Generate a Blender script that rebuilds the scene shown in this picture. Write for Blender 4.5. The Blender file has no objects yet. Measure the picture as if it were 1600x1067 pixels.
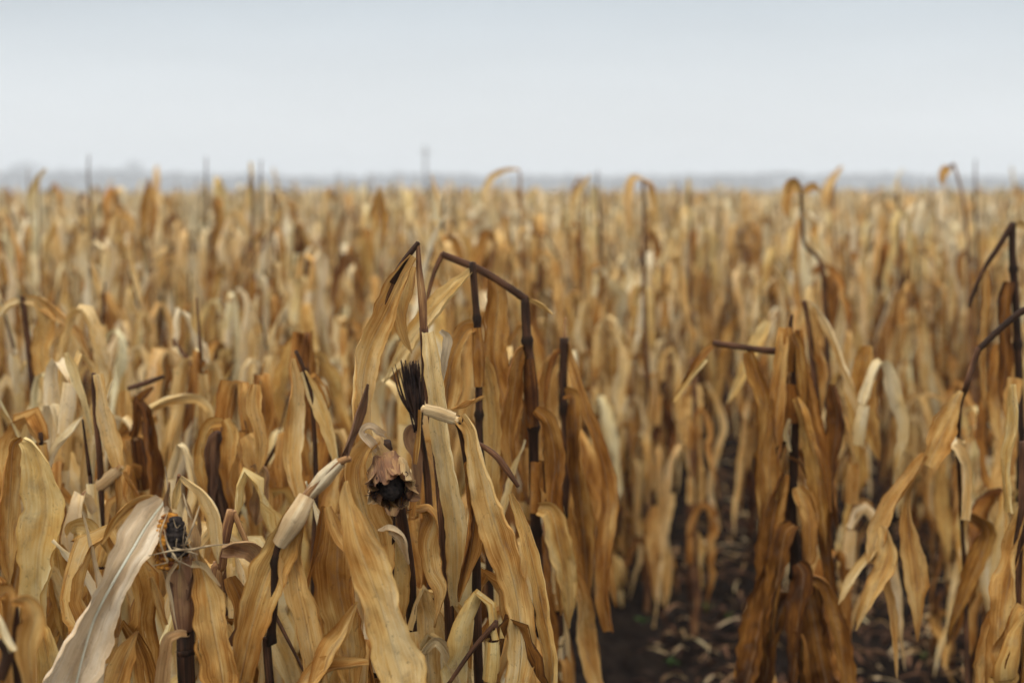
import bpy, math, random
import numpy as np
from mathutils import Vector

scene = bpy.context.scene
C = scene.collection
R = math.radians

# ------------------------------------------------------------------ camera
F = 2222.0                       # focal length in pixels of the 1600 px wide photograph
HZ = 297.0                       # horizon row
CAM_Z = 1.65
PITCH = math.atan((533.5 - HZ) / F)
cam = bpy.data.cameras.new('camera')
cam_ob = bpy.data.objects.new('camera', cam)
C.objects.link(cam_ob)
cam.sensor_width = 36.0
cam.lens = 36.0 * F / 1600.0
cam.clip_start = 0.05
cam.clip_end = 6000.0
cam_ob.location = (0, 0, CAM_Z)
cam_ob.rotation_euler = (math.pi / 2 - PITCH, 0, 0)
cam.dof.use_dof = True
cam.dof.focus_distance = 1.95
cam.dof.aperture_fstop = 3.1
scene.camera = cam_ob

# ------------------------------------------------------------------ world: flat overcast over a physical sky
SUN_EL, SUN_AZ = R(48), R(-35)
world = bpy.data.worlds.new('World')
scene.world = world
world.use_nodes = True
nt = world.node_tree
nt.nodes.clear()
def wn(t, **k):
    n = nt.nodes.new(t)
    for a, b in k.items(): setattr(n, a, b)
    return n
sky = wn('ShaderNodeTexSky', sky_type='NISHITA', sun_disc=False, sun_elevation=SUN_EL, sun_rotation=SUN_AZ)
sky.air_density = 1.0; sky.dust_density = 3.0
tc = wn('ShaderNodeTexCoord')
sep = wn('ShaderNodeSeparateXYZ')
ramp = wn('ShaderNodeValToRGB')          # brightness of the cloud layer by height above the horizon
e = ramp.color_ramp.elements
e[0].position = 0.0;  e[0].color = (8.6, 8.85, 8.95, 1)
e[1].position = 1.0;  e[1].color = (28.0, 27.4, 26.2, 1)
for p, c in ((0.035, (8.3, 8.6, 8.75, 1)), (0.075, (7.5, 7.95, 8.25, 1)), (0.13, (5.95, 6.6, 7.1, 1)), (0.25, (8.0, 8.4, 8.7, 1)), (0.5, (15.5, 15.3, 15, 1))):
    x = e.new(p); x.color = c
noise = wn('ShaderNodeTexNoise'); noise.inputs['Scale'].default_value = 2.2; noise.inputs['Detail'].default_value = 4
mp = wn('ShaderNodeMapping'); mp.inputs['Scale'].default_value = (1, 1, 6.0)
mr = wn('ShaderNodeMapRange'); mr.inputs['From Min'].default_value = 0.3; mr.inputs['From Max'].default_value = 0.7
mr.inputs['To Min'].default_value = 0.93; mr.inputs['To Max'].default_value = 1.07
mul = wn('ShaderNodeVectorMath', operation='SCALE')
mix = wn('ShaderNodeMix', data_type='RGBA'); mix.inputs['Factor'].default_value = 0.93
bg = wn('ShaderNodeBackground'); bg.inputs['Strength'].default_value = 0.1
out = wn('ShaderNodeOutputWorld')
L_ = nt.links.new
L_(tc.outputs['Generated'], sep.inputs[0]); L_(sep.outputs['Z'], ramp.inputs['Fac'])
L_(tc.outputs['Generated'], mp.inputs['Vector']); L_(mp.outputs[0], noise.inputs['Vector'])
L_(noise.outputs['Fac'], mr.inputs['Value'])
L_(ramp.outputs['Color'], mul.inputs[0]); L_(mr.outputs['Result'], mul.inputs['Scale'])
L_(sky.outputs['Color'], mix.inputs['A']); L_(mul.outputs['Vector'], mix.inputs['B'])
L_(mix.outputs['Result'], bg.inputs['Color']); L_(bg.outputs[0], out.inputs['Surface'])

sun = bpy.data.lights.new('sun', 'SUN')
sun.energy = 0.9; sun.angle = R(30); sun.color = (1.0, 0.96, 0.9)
sun_ob = bpy.data.objects.new('sun', sun)
C.objects.link(sun_ob)
sd = Vector((math.sin(SUN_AZ) * math.cos(SUN_EL), -abs(math.cos(SUN_AZ)) * math.cos(SUN_EL), math.sin(SUN_EL)))
sky.sun_rotation = math.atan2(sd.x, sd.y)
sun_ob.rotation_euler = sd.to_track_quat('Z', 'Y').to_euler()

scene.view_settings.view_transform = 'Standard'
scene.view_settings.look = 'None'
scene.view_settings.exposure = 0.0
scene.view_settings.gamma = 1.0
scene.cycles.use_denoising = True
scene.cycles.max_bounces = 6
scene.cycles.diffuse_bounces = 2
scene.cycles.transmission_bounces = 3
scene.cycles.volume_bounces = 1

# ------------------------------------------------------------------ geometry helpers
def ray(px, py):
    x, y = (px - 800.0) / F, (533.5 - py) / F
    # camera looks +Y, pitched down
    c, s = math.cos(PITCH), math.sin(PITCH)
    return np.array([x, c + y * s, -s + y * c])

def at(px, py, d):
    r = ray(px, py)
    return np.array([0, 0, CAM_Z]) + r * (d / r[1])

def spline(pts, n):
    """Catmull-Rom through pts, n samples evenly spaced in parameter."""
    P = np.asarray(pts, float)
    if len(P) == 2:
        t = np.linspace(0, 1, n)[:, None]
        return P[0] * (1 - t) + P[1] * t
    Q = np.vstack([2 * P[0] - P[1], P, 2 * P[-1] - P[-2]])
    seg = np.linalg.norm(np.diff(P, axis=0), axis=1) ** 0.7 + 1e-9
    cum = np.concatenate([[0], np.cumsum(seg)]); cum /= cum[-1]
    u = np.linspace(0, 1, n)
    i = np.clip(np.searchsorted(cum, u, side='right') - 1, 0, len(P) - 2)
    t = ((u - cum[i]) / (cum[i + 1] - cum[i]))[:, None]
    p0, p1, p2, p3 = Q[i], Q[i + 1], Q[i + 2], Q[i + 3]
    return 0.5 * ((2 * p1) + (-p0 + p2) * t + (2 * p0 - 5 * p1 + 4 * p2 - p3) * t**2 + (-p0 + 3 * p1 - 3 * p2 + p3) * t**3)

def norm(v):
    return v / (np.linalg.norm(v, axis=-1, keepdims=True) + 1e-12)

def tangents(P):
    return norm(np.gradient(P, axis=0))

class MB:
    """Collects grids of quads with the attributes luv (across, along in metres, random) and tv (tone, variation, ring)."""
    def __init__(s): s.v, s.f, s.a, s.b, s.n = [], [], [], [], 0
    def grid(s, G, u, v, rnd, tone, var=0.0, ring=None, closed=False):
        n, m = G.shape[:2]
        idx = np.arange(n * m).reshape(n, m) + s.n
        s.v.append(G.reshape(-1, 3))
        A = np.zeros((n, m, 3)); A[..., 0] = u; A[..., 1] = v; A[..., 2] = rnd
        B = np.zeros((n, m, 3)); B[..., 0] = tone; B[..., 1] = var
        if ring is not None: B[..., 2] = ring
        s.a.append(A.reshape(-1, 3)); s.b.append(B.reshape(-1, 3))
        nx = np.roll(idx, -1, axis=1) if closed else idx[:, 1:]
        cur = idx if closed else idx[:, :-1]
        s.f.append(np.stack([cur[:-1], nx[:-1], nx[1:], cur[1:]], -1).reshape(-1, 4))
        s.n += n * m
    def arrays(s):
        return np.vstack(s.v), np.vstack(s.f), np.vstack(s.a), np.vstack(s.b)
    def merge(s, V, Fc, A, B):
        s.v.append(V); s.f.append(Fc + s.n); s.a.append(A); s.b.append(B); s.n += len(V)
    def build(s, name, mat, parent=None, origin=None):
        V, Fc, A, B = s.arrays()
        if origin is not None: V = V - np.asarray(origin)
        me = bpy.data.meshes.new(name)
        me.vertices.add(len(V)); me.vertices.foreach_set('co', V.astype(np.float32).ravel())
        me.loops.add(Fc.size); me.loops.foreach_set('vertex_index', Fc.astype(np.int32).ravel())
        me.polygons.add(len(Fc)); me.polygons.foreach_set('loop_start', np.arange(0, Fc.size, 4, dtype=np.int32))
        me.polygons.foreach_set('use_smooth', np.ones(len(Fc), dtype=bool))
        for nm, X in (('luv', A), ('tv', B)):
            at_ = me.attributes.new(nm, 'FLOAT_VECTOR', 'POINT')
            at_.data.foreach_set('vector', X.astype(np.float32).ravel())
        me.update(calc_edges=True)
        me.materials.append(mat)
        o = bpy.data.objects.new(name, me)
        C.objects.link(o)
        if parent is not None: o.parent = parent
        return o

def tube(mb, P, r, sides=8, tone=0.5, rnd=0.0, var=0.0, ring=None, n=None, flat=1.0, nodes=None):
    """Round stem through P; nodes: list of arc fractions where the stem swells into a dark ring."""
    P = np.asarray(P, float); n = n or max(4, len(P) * 5)
    Q = spline(P, n)
    T = tangents(Q)
    ref = np.array([0.31, 0.95, 0.05])
    X = norm(np.cross(T, ref)); Y = np.cross(T, X)
    rr = np.interp(np.linspace(0, 1, n), np.linspace(0, 1, len(np.atleast_1d(r))), np.atleast_1d(r)) if np.ndim(r) else np.full(n, r)
    L = np.concatenate([[0], np.cumsum(np.linalg.norm(np.diff(Q, axis=0), axis=1))])
    rg = np.zeros(n)
    if nodes is not None:
        for q in nodes:
            k = np.exp(-((L - q * L[-1]) / 0.006) ** 2)
            rg = np.maximum(rg, k)
        rr = rr * (1 + 0.45 * rg)
    a = np.linspace(0, 2 * math.pi, sides, endpoint=False)
    if n >= 8:           # rounded ends
        Q = np.vstack([Q[:1] - T[:1] * rr[0] * .3, Q[:1], Q, Q[-1:], Q[-1:] + T[-1:] * rr[-1] * .3]); X = np.vstack([X[:1], X[:1], X, X[-1:], X[-1:]]); Y = np.vstack([Y[:1], Y[:1], Y, Y[-1:], Y[-1:]])
        rr = np.concatenate([[rr[0] * .05, rr[0] * .85], rr, [rr[-1] * .85, rr[-1] * .05]]); L = np.concatenate([[0, 0], L, [L[-1], L[-1]]]); rg = np.concatenate([[0, 0], rg, [0, 0]])
    G = Q[:, None] + rr[:, None, None] * (np.cos(a)[None, :, None] * X[:, None] + flat * np.sin(a)[None, :, None] * Y[:, None])
    mb.grid(G, (a / (2 * math.pi))[None, :], L[:, None], rnd, tone, var, rg[:, None], closed=True)

HANG = [0.30, 0.62, 0.88, 1.0, 0.97, 0.86, 0.66, 0.38, 0.04]
def blade(mb, P, w, wdir=None, view=None, twist=(0,), prof=HANG, curl=0.9, fold=0.12, ruffle=0.10, n=26, m=7,
          tone=0.6, var=0.0, rnd=None, rng=random):
    """A dry leaf: ribbon along P, full width w (m). Width runs along wdir, or square to the line of sight from `view`."""
    Q = spline(P, n); T = tangents(Q)
    if rnd is None: rnd = rng.random()
    if view is not None:
        W = norm(np.cross(T, Q - view))
    else:
        W = np.zeros_like(Q); wv = np.asarray(wdir, float)
        for i in range(n):
            wv = wv - T[i] * np.dot(wv, T[i]); wv = wv / (np.linalg.norm(wv) + 1e-9); W[i] = wv
    for i in range(1, n):
        if np.dot(W[i], W[i - 1]) < 0: W[i] = -W[i]
    N = np.cross(T, W)
    t = np.linspace(0, 1, n)
    L0 = np.concatenate([[0], np.cumsum(np.linalg.norm(np.diff(Q, axis=0), axis=1))])
    jit = (4 * np.sin(L0 * 27 + rnd * 77) + 2.5 * np.sin(L0 * 71 + rnd * 31)) if m >= 5 else 0 * L0
    th = np.radians(np.interp(t, np.linspace(0, 1, len(twist)), twist) + jit)[:, None]
    W, N = W * np.cos(th) + N * np.sin(th), -W * np.sin(th) + N * np.cos(th)
    L = np.concatenate([[0], np.cumsum(np.linalg.norm(np.diff(Q, axis=0), axis=1))])
    hw = 0.5 * w * np.interp(t, np.linspace(0, 1, len(prof)), prof)
    s = np.linspace(-1, 1, m)
    cu = np.maximum(0.05, curl * (1 + 0.35 * np.sin(t * 7 + rnd * 20)))[:, None]
    ox = hw[:, None] * np.sin(s[None] * cu) / np.maximum(cu, .6)
    oy = hw[:, None] * ((1 - np.cos(s[None] * cu)) / cu + fold * np.abs(s[None]))
    # edges ripple independently, whole blade buckles a little
    k1, k2 = 55 + 40 * rnd, 90 + 60 * ((rnd * 7) % 1)
    rip = np.where(s[None] > 0, np.sin(L[:, None] * k1 * .6 + rnd * 50), np.sin(L[:, None] * k1 * .71 + rnd * 91 + 2)) * np.clip(np.sin(L[:, None] * 13 + rnd * 44) + .45, .1, 1.2)
    oy = oy + w * ruffle * rip * np.abs(s[None]) ** 1.6
    oy = oy + w * ruffle * 0.35 * np.sin(L[:, None] * k2 + s[None] * 2.5 + rnd * 30)
    ox = ox * (1 + 0.05 * np.sin(L[:, None] * k2 * 1.3 + np.sign(s[None]) * 2 + rnd * 9))
    if m >= 5:
        q = L[:, None] * 1.0
        sgn = np.sign(s[None])
        rag = .5 * np.sin(q * 190 + rnd * 70 + sgn * 3) + .5 * np.sin(q * 310 * (1 + .1 * sgn) + rnd * 33) + .8 * np.sin(q * 38 + sgn * 5 + rnd * 17)
        ox = ox * (1 + .05 * rag * np.abs(s[None]) ** 3)
        oy = oy + w * .035 * np.sin(s[None] * (7 + 4 * rnd) + rnd * 40 + q * 6) * (1 - .3 * s[None] ** 2)
        oy = oy + w * .05 * (np.abs(np.sin(q * 31 + s[None] * 2.2 * (1 if rnd > .4 else -1) + rnd * 60)) - .5) + w * .035 * np.abs(np.sin(q * 83 - s[None] * 3 + rnd * 20))
        roll = np.clip((sgn * s[None] - .62) / .38, 0, 1) * (sgn == (1 if rnd > .5 else -1)) * np.clip(np.sin(q * 9 + rnd * 60) + .4, 0, 1)
        oy = oy + hw[:, None] * .55 * roll ** 1.5; ox = ox - sgn * hw[:, None] * .30 * roll ** 2
    G = Q[:, None] + ox[..., None] * W[:, None] + oy[..., None] * N[:, None]
    mb.grid(G, ((s + 1) / 2)[None], L[:, None], rnd, tone, var)

# ------------------------------------------------------------------ materials
def nodes_of(name):
    m = bpy.data.materials.new(name); m.use_nodes = True
    t = m.node_tree; t.nodes.clear()
    return m, t
class NT:
    def __init__(s, t): s.t = t
    def n(s, typ, ins=None, **k):
        x = s.t.nodes.new(typ)
        for a, b in k.items(): setattr(x, a, b)
        for a, b in (ins or {}).items():
            if hasattr(b, 'is_linked') or hasattr(b, 'links'): s.t.links.new(b, x.inputs[a])
            else: x.inputs[a].default_value = b
        return x
    def math(s, op, a, b=0.0, c=0.0, clamp=False):
        return s.n('ShaderNodeMath', {0: a, 1: b, 2: c}, operation=op, use_clamp=clamp).outputs[0]
    def ramp(s, fac, stops):
        x = s.n('ShaderNodeValToRGB', {'Fac': fac})
        el = x.color_ramp.elements
        el[0].position, el[0].color = stops[0][0], (*stops[0][1], 1)
        el[1].position, el[1].color = stops[-1][0], (*stops[-1][1], 1)
        for p, c in stops[1:-1]:
            q = el.new(p); q.color = (*c, 1)
        return x.outputs['Color']
    def mix(s, f, a, b, mode='MIX'):
        x = s.n('ShaderNodeMix', {'Factor': f, 'A': a, 'B': b}, data_type='RGBA', blend_type=mode)
        # RGBA sockets share names with float ones: relink explicitly
        for k, v in (('A', a), ('B', b)):
            sock = [i for i in x.inputs if i.name == k and i.type == 'RGBA'][0]
            if hasattr(v, 'links'): s.t.links.new(v, sock)
            else: sock.default_value = v
        return [o for o in x.outputs if o.type == 'RGBA'][0]

def leaf_material(name, stops, spots=1.0, midrib=0.22, translucent=0.13, streak=0.48, tears=True):
    m, t = nodes_of(name); g = NT(t)
    luv = g.n('ShaderNodeAttribute', attribute_name='luv').outputs['Vector']
    tv = g.n('ShaderNodeAttribute', attribute_name='tv').outputs['Vector']
    l = g.n('ShaderNodeSeparateXYZ', {0: luv}).outputs
    a = g.n('ShaderNodeSeparateXYZ', {0: tv}).outputs
    orand = g.n('ShaderNodeObjectInfo').outputs['Random']
    seed = g.math('ADD', g.math('MULTIPLY', l[2], 37.0), g.math('MULTIPLY', orand, 91.0))
    # lengthwise veins
    vec = g.n('ShaderNodeCombineXYZ', {0: g.math('MULTIPLY', l[0], 34.0), 1: g.math('MULTIPLY', l[1], 4.0), 2: seed}).outputs[0]
    vein = g.n('ShaderNodeTexNoise', {'Vector': vec, 'Scale': 1.0, 'Detail': 3.0, 'Roughness': 0.6}).outputs['Fac']
    vec2 = g.n('ShaderNodeCombineXYZ', {0: g.math('MULTIPLY', l[0], 1.6), 1: g.math('MULTIPLY', l[1], 7.0), 2: seed}).outputs[0]
    blot = g.n('ShaderNodeTexNoise', {'Vector': vec2, 'Scale': 1.0, 'Detail': 4.0, 'Roughness': 0.6}).outputs['Fac']
    vec3 = g.n('ShaderNodeCombineXYZ', {0: g.math('MULTIPLY', l[0], 9.0), 1: g.math('MULTIPLY', l[1], 110.0), 2: seed}).outputs[0]
    fine = g.n('ShaderNodeTexNoise', {'Vector': vec3, 'Scale': 1.0, 'Detail': 3.0, 'Roughness': 0.7}).outputs['Fac']
    # tone = own tone + per-object variation + blotches + veins
    tone = g.math('ADD', a[0], g.math('MULTIPLY', g.math('SUBTRACT', orand, 0.5), a[1]))
    tone = g.math('ADD', tone, g.math('MULTIPLY', g.math('SUBTRACT', blot, 0.5), 1.0))
    tone = g.math('ADD', tone, g.math('MULTIPLY', g.math('SUBTRACT', vein, 0.5), streak))
    edge = g.math('ABSOLUTE', g.math('SUBTRACT', l[0], 0.5))
    tone = g.math('SUBTRACT', tone, g.math('MULTIPLY', g.math('MULTIPLY', g.math('SUBTRACT', edge, 0.43, clamp=True), 3.0), g.math('ADD', blot, 0.2)), clamp=True)
    col = g.ramp(tone, stops)
    # pinkish, greenish and grey casts of single leaves
    hue = g.math('FRACT', g.math('ADD', g.math('MULTIPLY', orand, 7.31), g.math('MULTIPLY', l[2], 5.7)))
    col = g.mix(0.5, col, g.ramp(hue, [(0, (1.08, .90, .76)), (.3, (1, 1, 1)), (.6, (.97, .96, .98)), (.82, (.92, 1.0, .84)), (1, (.95, .88, .84))]), 'MULTIPLY')
    rib = g.math('SUBTRACT', 1.0, g.math('MULTIPLY', edge, 30.0), clamp=True)
    col = g.mix(g.math('MULTIPLY', rib, midrib), col, (0.62, 0.50, 0.32, 1))
    vm = g.n('ShaderNodeCombineXYZ', {0: g.math('MULTIPLY', l[0], 3.0), 1: g.math('MULTIPLY', l[1], 22.0), 2: g.math('ADD', seed, 5.0)}).outputs[0]
    mo = g.ramp(g.n('ShaderNodeTexNoise', {'Vector': vm, 'Scale': 1.0, 'Detail': 5.0, 'Roughness': 0.7}).outputs['Fac'], [(.54, (0, 0, 0)), (.68, (1, 1, 1))])
    col = g.mix(g.math('MULTIPLY', mo, 0.32), col, (0.20, 0.155, 0.115, 1))
    sp = g.ramp(fine, [(0.60, (0, 0, 0)), (0.70, (1, 1, 1))])
    col = g.mix(g.math('MULTIPLY', sp, g.math('MULTIPLY', blot, 0.8 * spots)), col, (0.10, 0.05, 0.022, 1))
    bump = g.n('ShaderNodeBump', {'Height': g.math('ADD', g.math('MULTIPLY', fine, 0.7), g.math('ADD', vein, g.math('MULTIPLY', rib, 0.8))), 'Strength': 0.7, 'Distance': 0.003}).outputs[0]
    bs = g.n('ShaderNodeBsdfPrincipled', {'Base Color': col, 'Roughness': 0.75, 'Specular IOR Level': 0.12, 'Normal': bump}).outputs[0]
    tl = g.n('ShaderNodeBsdfTranslucent', {'Color': col}).outputs[0]
    mx = g.n('ShaderNodeMixShader', {0: translucent, 1: bs, 2: tl}).outputs[0]
    if tears:            # splits and frayed margins of the dead blade
        vt = g.n('ShaderNodeCombineXYZ', {0: g.math('MULTIPLY', l[0], 15.0), 1: g.math('MULTIPLY', l[1], 13.0), 2: g.math('ADD', seed, 11.0)}).outputs[0]
        tn = g.n('ShaderNodeTexNoise', {'Vector': vt, 'Scale': 1.0, 'Detail': 2.0}).outputs['Fac']
        cut = g.math('GREATER_THAN', g.math('ADD', tn, g.math('MULTIPLY', g.math('SUBTRACT', edge, 0.30), 0.75)), 0.765)
        tr = g.n('ShaderNodeBsdfTransparent').outputs[0]
        mx = g.n('ShaderNodeMixShader', {0: cut, 1: mx, 2: tr}).outputs[0]
    g.n('ShaderNodeOutputMaterial', {0: mx})
    return m

LEAF = [(0.0, (.030, .011, .005)), (.18, (.10, .036, .009)), (.34, (.28, .112, .020)), (.48, (.48, .240, .060)), (.64, (.66, .425, .152)), (.82, (.75, .575, .30)), (1.0, (.75, .64, .43))]
LEAF_OLD = [(0.0, (.045, .020, .010)), (.18, (.13, .055, .018)), (.36, (.32, .145, .040)), (.52, (.50, .275, .092)), (.68, (.64, .42, .185)), (.84, (.72, .545, .31)), (1.0, (.78, .68, .50))]
M_LEAF = leaf_material('dry_leaf', LEAF)
M_PALE = leaf_material('bleached_leaf', [(0, (.24, .15, .07)), (.35, (.48, .34, .19)), (.65, (.60, .49, .33)), (.85, (.70, .63, .49)), (1, (.80, .76, .64))], spots=.4, midrib=.0, tears=False)
M_HUSK = leaf_material('dry_husk', [(0, (.05, .025, .018)), (.3, (.22, .11, .06)), (.55, (.46, .285, .125)), (.8, (.62, .455, .255)), (1, (.75, .65, .44))], midrib=0.0, translucent=.18)

def stalk_material():
    m, t = nodes_of('dry_stalk'); g = NT(t)
    luv = g.n('ShaderNodeAttribute', attribute_name='luv').outputs['Vector']
    tv = g.n('ShaderNodeAttribute', attribute_name='tv').outputs['Vector']
    l = g.n('ShaderNodeSeparateXYZ', {0: luv}).outputs
    a = g.n('ShaderNodeSeparateXYZ', {0: tv}).outputs
    orand = g.n('ShaderNodeObjectInfo').outputs['Random']
    seed = g.math('ADD', g.math('MULTIPLY', l[2], 37.0), g.math('MULTIPLY', orand, 91.0))
    tri = g.math('ABSOLUTE', g.math('SUBTRACT', l[0], 0.5))
    vec = g.n('ShaderNodeCombineXYZ', {0: g.math('MULTIPLY', tri, 30.0), 1: g.math('MULTIPLY', l[1], 9.0), 2: seed}).outputs[0]
    vein = g.n('ShaderNodeTexNoise', {'Vector': vec, 'Scale': 1.0, 'Detail': 4.0}).outputs['Fac']
    vec2 = g.n('ShaderNodeCombineXYZ', {0: g.math('MULTIPLY', tri, 3.0), 1: g.math('MULTIPLY', l[1], 14.0), 2: seed}).outputs[0]
    blot = g.n('ShaderNodeTexNoise', {'Vector': vec2, 'Scale': 1.0, 'Detail': 4.0}).outputs['Fac']
    tone = g.math('ADD', a[0], g.math('MULTIPLY', g.math('SUBTRACT', orand, 0.5), a[1]))
    tone = g.math('ADD', tone, g.math('MULTIPLY', g.math('SUBTRACT', vein, 0.5), 0.7))
    tone = g.math('ADD', tone, g.math('MULTIPLY', g.math('SUBTRACT', blot, 0.5), 0.9))
    tone = g.math('SUBTRACT', tone, g.math('MULTIPLY', a[2], 0.40), clamp=True)
    col = g.ramp(tone, [(0, (.018, .010, .006)), (.2, (.045, .021, .011)), (.42, (.13, .058, .028)), (.6, (.34, .18, .07)), (.8, (.58, .42, .21)), (1, (.74, .62, .42))])
    bump = g.n('ShaderNodeBump', {'Height': vein, 'Strength': 0.5, 'Distance': 0.001}).outputs[0]
    bs = g.n('ShaderNodeBsdfPrincipled', {'Base Color': col, 'Roughness': 0.7, 'Specular IOR Level': 0.12, 'Normal': bump}).outputs[0]
    g.n('ShaderNodeOutputMaterial', {0: bs})
    return m
M_STALK = stalk_material()

def simple_material(name, c0, c1, scale=60.0, rough=0.8, bump=0.4):
    m, t = nodes_of(name); g = NT(t)
    pos = g.n('ShaderNodeTexCoord').outputs['Object']
    nz = g.n('ShaderNodeTexNoise', {'Vector': pos, 'Scale': scale, 'Detail': 4.0}).outputs['Fac']
    col = g.ramp(nz, [(0.35, c0), (0.65, c1)])
    b = g.n('ShaderNodeBump', {'Height': nz, 'Strength': bump, 'Distance': 0.002}).outputs[0]
    bs = g.n('ShaderNodeBsdfPrincipled', {'Base Color': col, 'Roughness': rough, 'Specular IOR Level': 0.1, 'Normal': b}).outputs[0]
    g.n('ShaderNodeOutputMaterial', {0: bs})
    return m
M_ROT = simple_material('rotten_cob', (.006, .005, .005), (.045, .035, .03), 140)
M_KERNEL = simple_material('orange_kernels', (.10, .03, .008), (.55, .24, .03), 90, rough=.4)
M_SILK = simple_material('dark_silk', (.012, .008, .008), (.06, .035, .025), 40)
M_PALESILK = simple_material('pale_silk', (.12, .08, .045), (.42, .32, .19), 60)
M_BARK = simple_material('bark', (.05, .04, .03), (.09, .07, .055), 3)
M_TREE = simple_material('bare_twigs', (.025, .022, .02), (.05, .042, .035), 1.5)
M_WOOD = simple_material('weathered_pole', (.08, .07, .06), (.13, .11, .10), 3)
M_WEED = simple_material('weed_leaf', (.03, .07, .015), (.07, .13, .03), 30)

def soil_material():
    m, t = nodes_of('wet_soil'); g = NT(t)
    pos = g.n('ShaderNodeNewGeometry').outputs['Position']
    n1 = g.n('ShaderNodeTexNoise', {'Vector': pos, 'Scale': 9.0, 'Detail': 8.0, 'Roughness': 0.7}).outputs['Fac']
    n2 = g.n('ShaderNodeTexNoise', {'Vector': pos, 'Scale': 55.0, 'Detail': 5.0, 'Roughness': 0.7}).outputs['Fac']
    v = g.math('ADD', g.math('MULTIPLY', n1, 0.5), g.math('MULTIPLY', n2, 0.5))
    col = g.ramp(v, [(.38, (.004, .003, .0028)), (.5, (.016, .011, .009)), (.62, (.034, .025, .018)), (.72, (.075, .057, .042))])
    b = g.n('ShaderNodeBump', {'Height': n2, 'Strength': 0.9, 'Distance': 0.02}).outputs[0]
    bs = g.n('ShaderNodeBsdfPrincipled', {'Base Color': col, 'Roughness': 0.95, 'Specular IOR Level': 0.03, 'Normal': b}).outputs[0]
    g.n('ShaderNodeOutputMaterial', {0: bs})
    return m
M_SOIL = soil_material()

# ------------------------------------------------------------------ tagging and copying
def tag(o, label=None, cat=None, group=None, kind=None):
    if label: o['label'] = label
    if cat: o['category'] = cat
    if group: o['group'] = group
    if kind: o['kind'] = kind
    return o
def empty(name, loc, rz=0.0):
    o = bpy.data.objects.new(name, None); C.objects.link(o)
    o.location = tuple(float(x) for x in loc); o.rotation_euler = (0, 0, rz); o.empty_display_size = 0.1
    return o
def copy_tree(o, parent=None):
    c = o.copy(); C.objects.link(c); c.parent = parent
    for ch in list(o.children): copy_tree(ch, c)
    return c

# ------------------------------------------------------------------ ground
def vnoise(x, y, seed=0):
    """Cheap value noise for arrays."""
    xi, yi = np.floor(x).astype(int), np.floor(y).astype(int)
    fx, fy = x - xi, y - yi
    fx, fy = fx * fx * (3 - 2 * fx), fy * fy * (3 - 2 * fy)
    def h(a, b):
        q = np.sin(a * 127.1 + b * 311.7 + seed * 74.7) * 43758.5453
        return q - np.floor(q)
    return (h(xi, yi) * (1 - fx) + h(xi + 1, yi) * fx) * (1 - fy) + (h(xi, yi + 1) * (1 - fx) + h(xi + 1, yi + 1) * fx) * fy

mb = MB()
ys = np.concatenate([np.linspace(-6, 2, 10), np.linspace(2.1, 9, 300), np.linspace(9.2, 30, 90), np.geomspace(31, 1500, 30)])
ts = np.concatenate([-np.geomspace(1, 0.02, 60)[:-1], np.linspace(-0.02, 0.02, 5)[1:-1], np.geomspace(0.02, 1, 60)[1:]])
half = np.maximum(8.0, ys * 1.1)
ts = np.sign(ts) * np.abs(ts) ** 0.9
tt = np.linspace(-1, 1, 261); tt = 0.45 * tt + 0.55 * tt ** 3
X = half[:, None] * tt[None]; Y = np.repeat(ys[:, None], len(tt), 1)
near = np.clip((40 - Y) / 30, 0, 1)
Z = near * (0.10 * (vnoise(X * 3, Y * 3) - .5) + 0.07 * (vnoise(X * 9, Y * 9, 1) - .5) + 0.075 * (vnoise(X * 22, Y * 22, 2) - .5))
mb.grid(np.stack([X, Y, Z], -1), 0, 0, 0, 0)
tag(mb.build('ground', M_SOIL), kind='structure')

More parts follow.
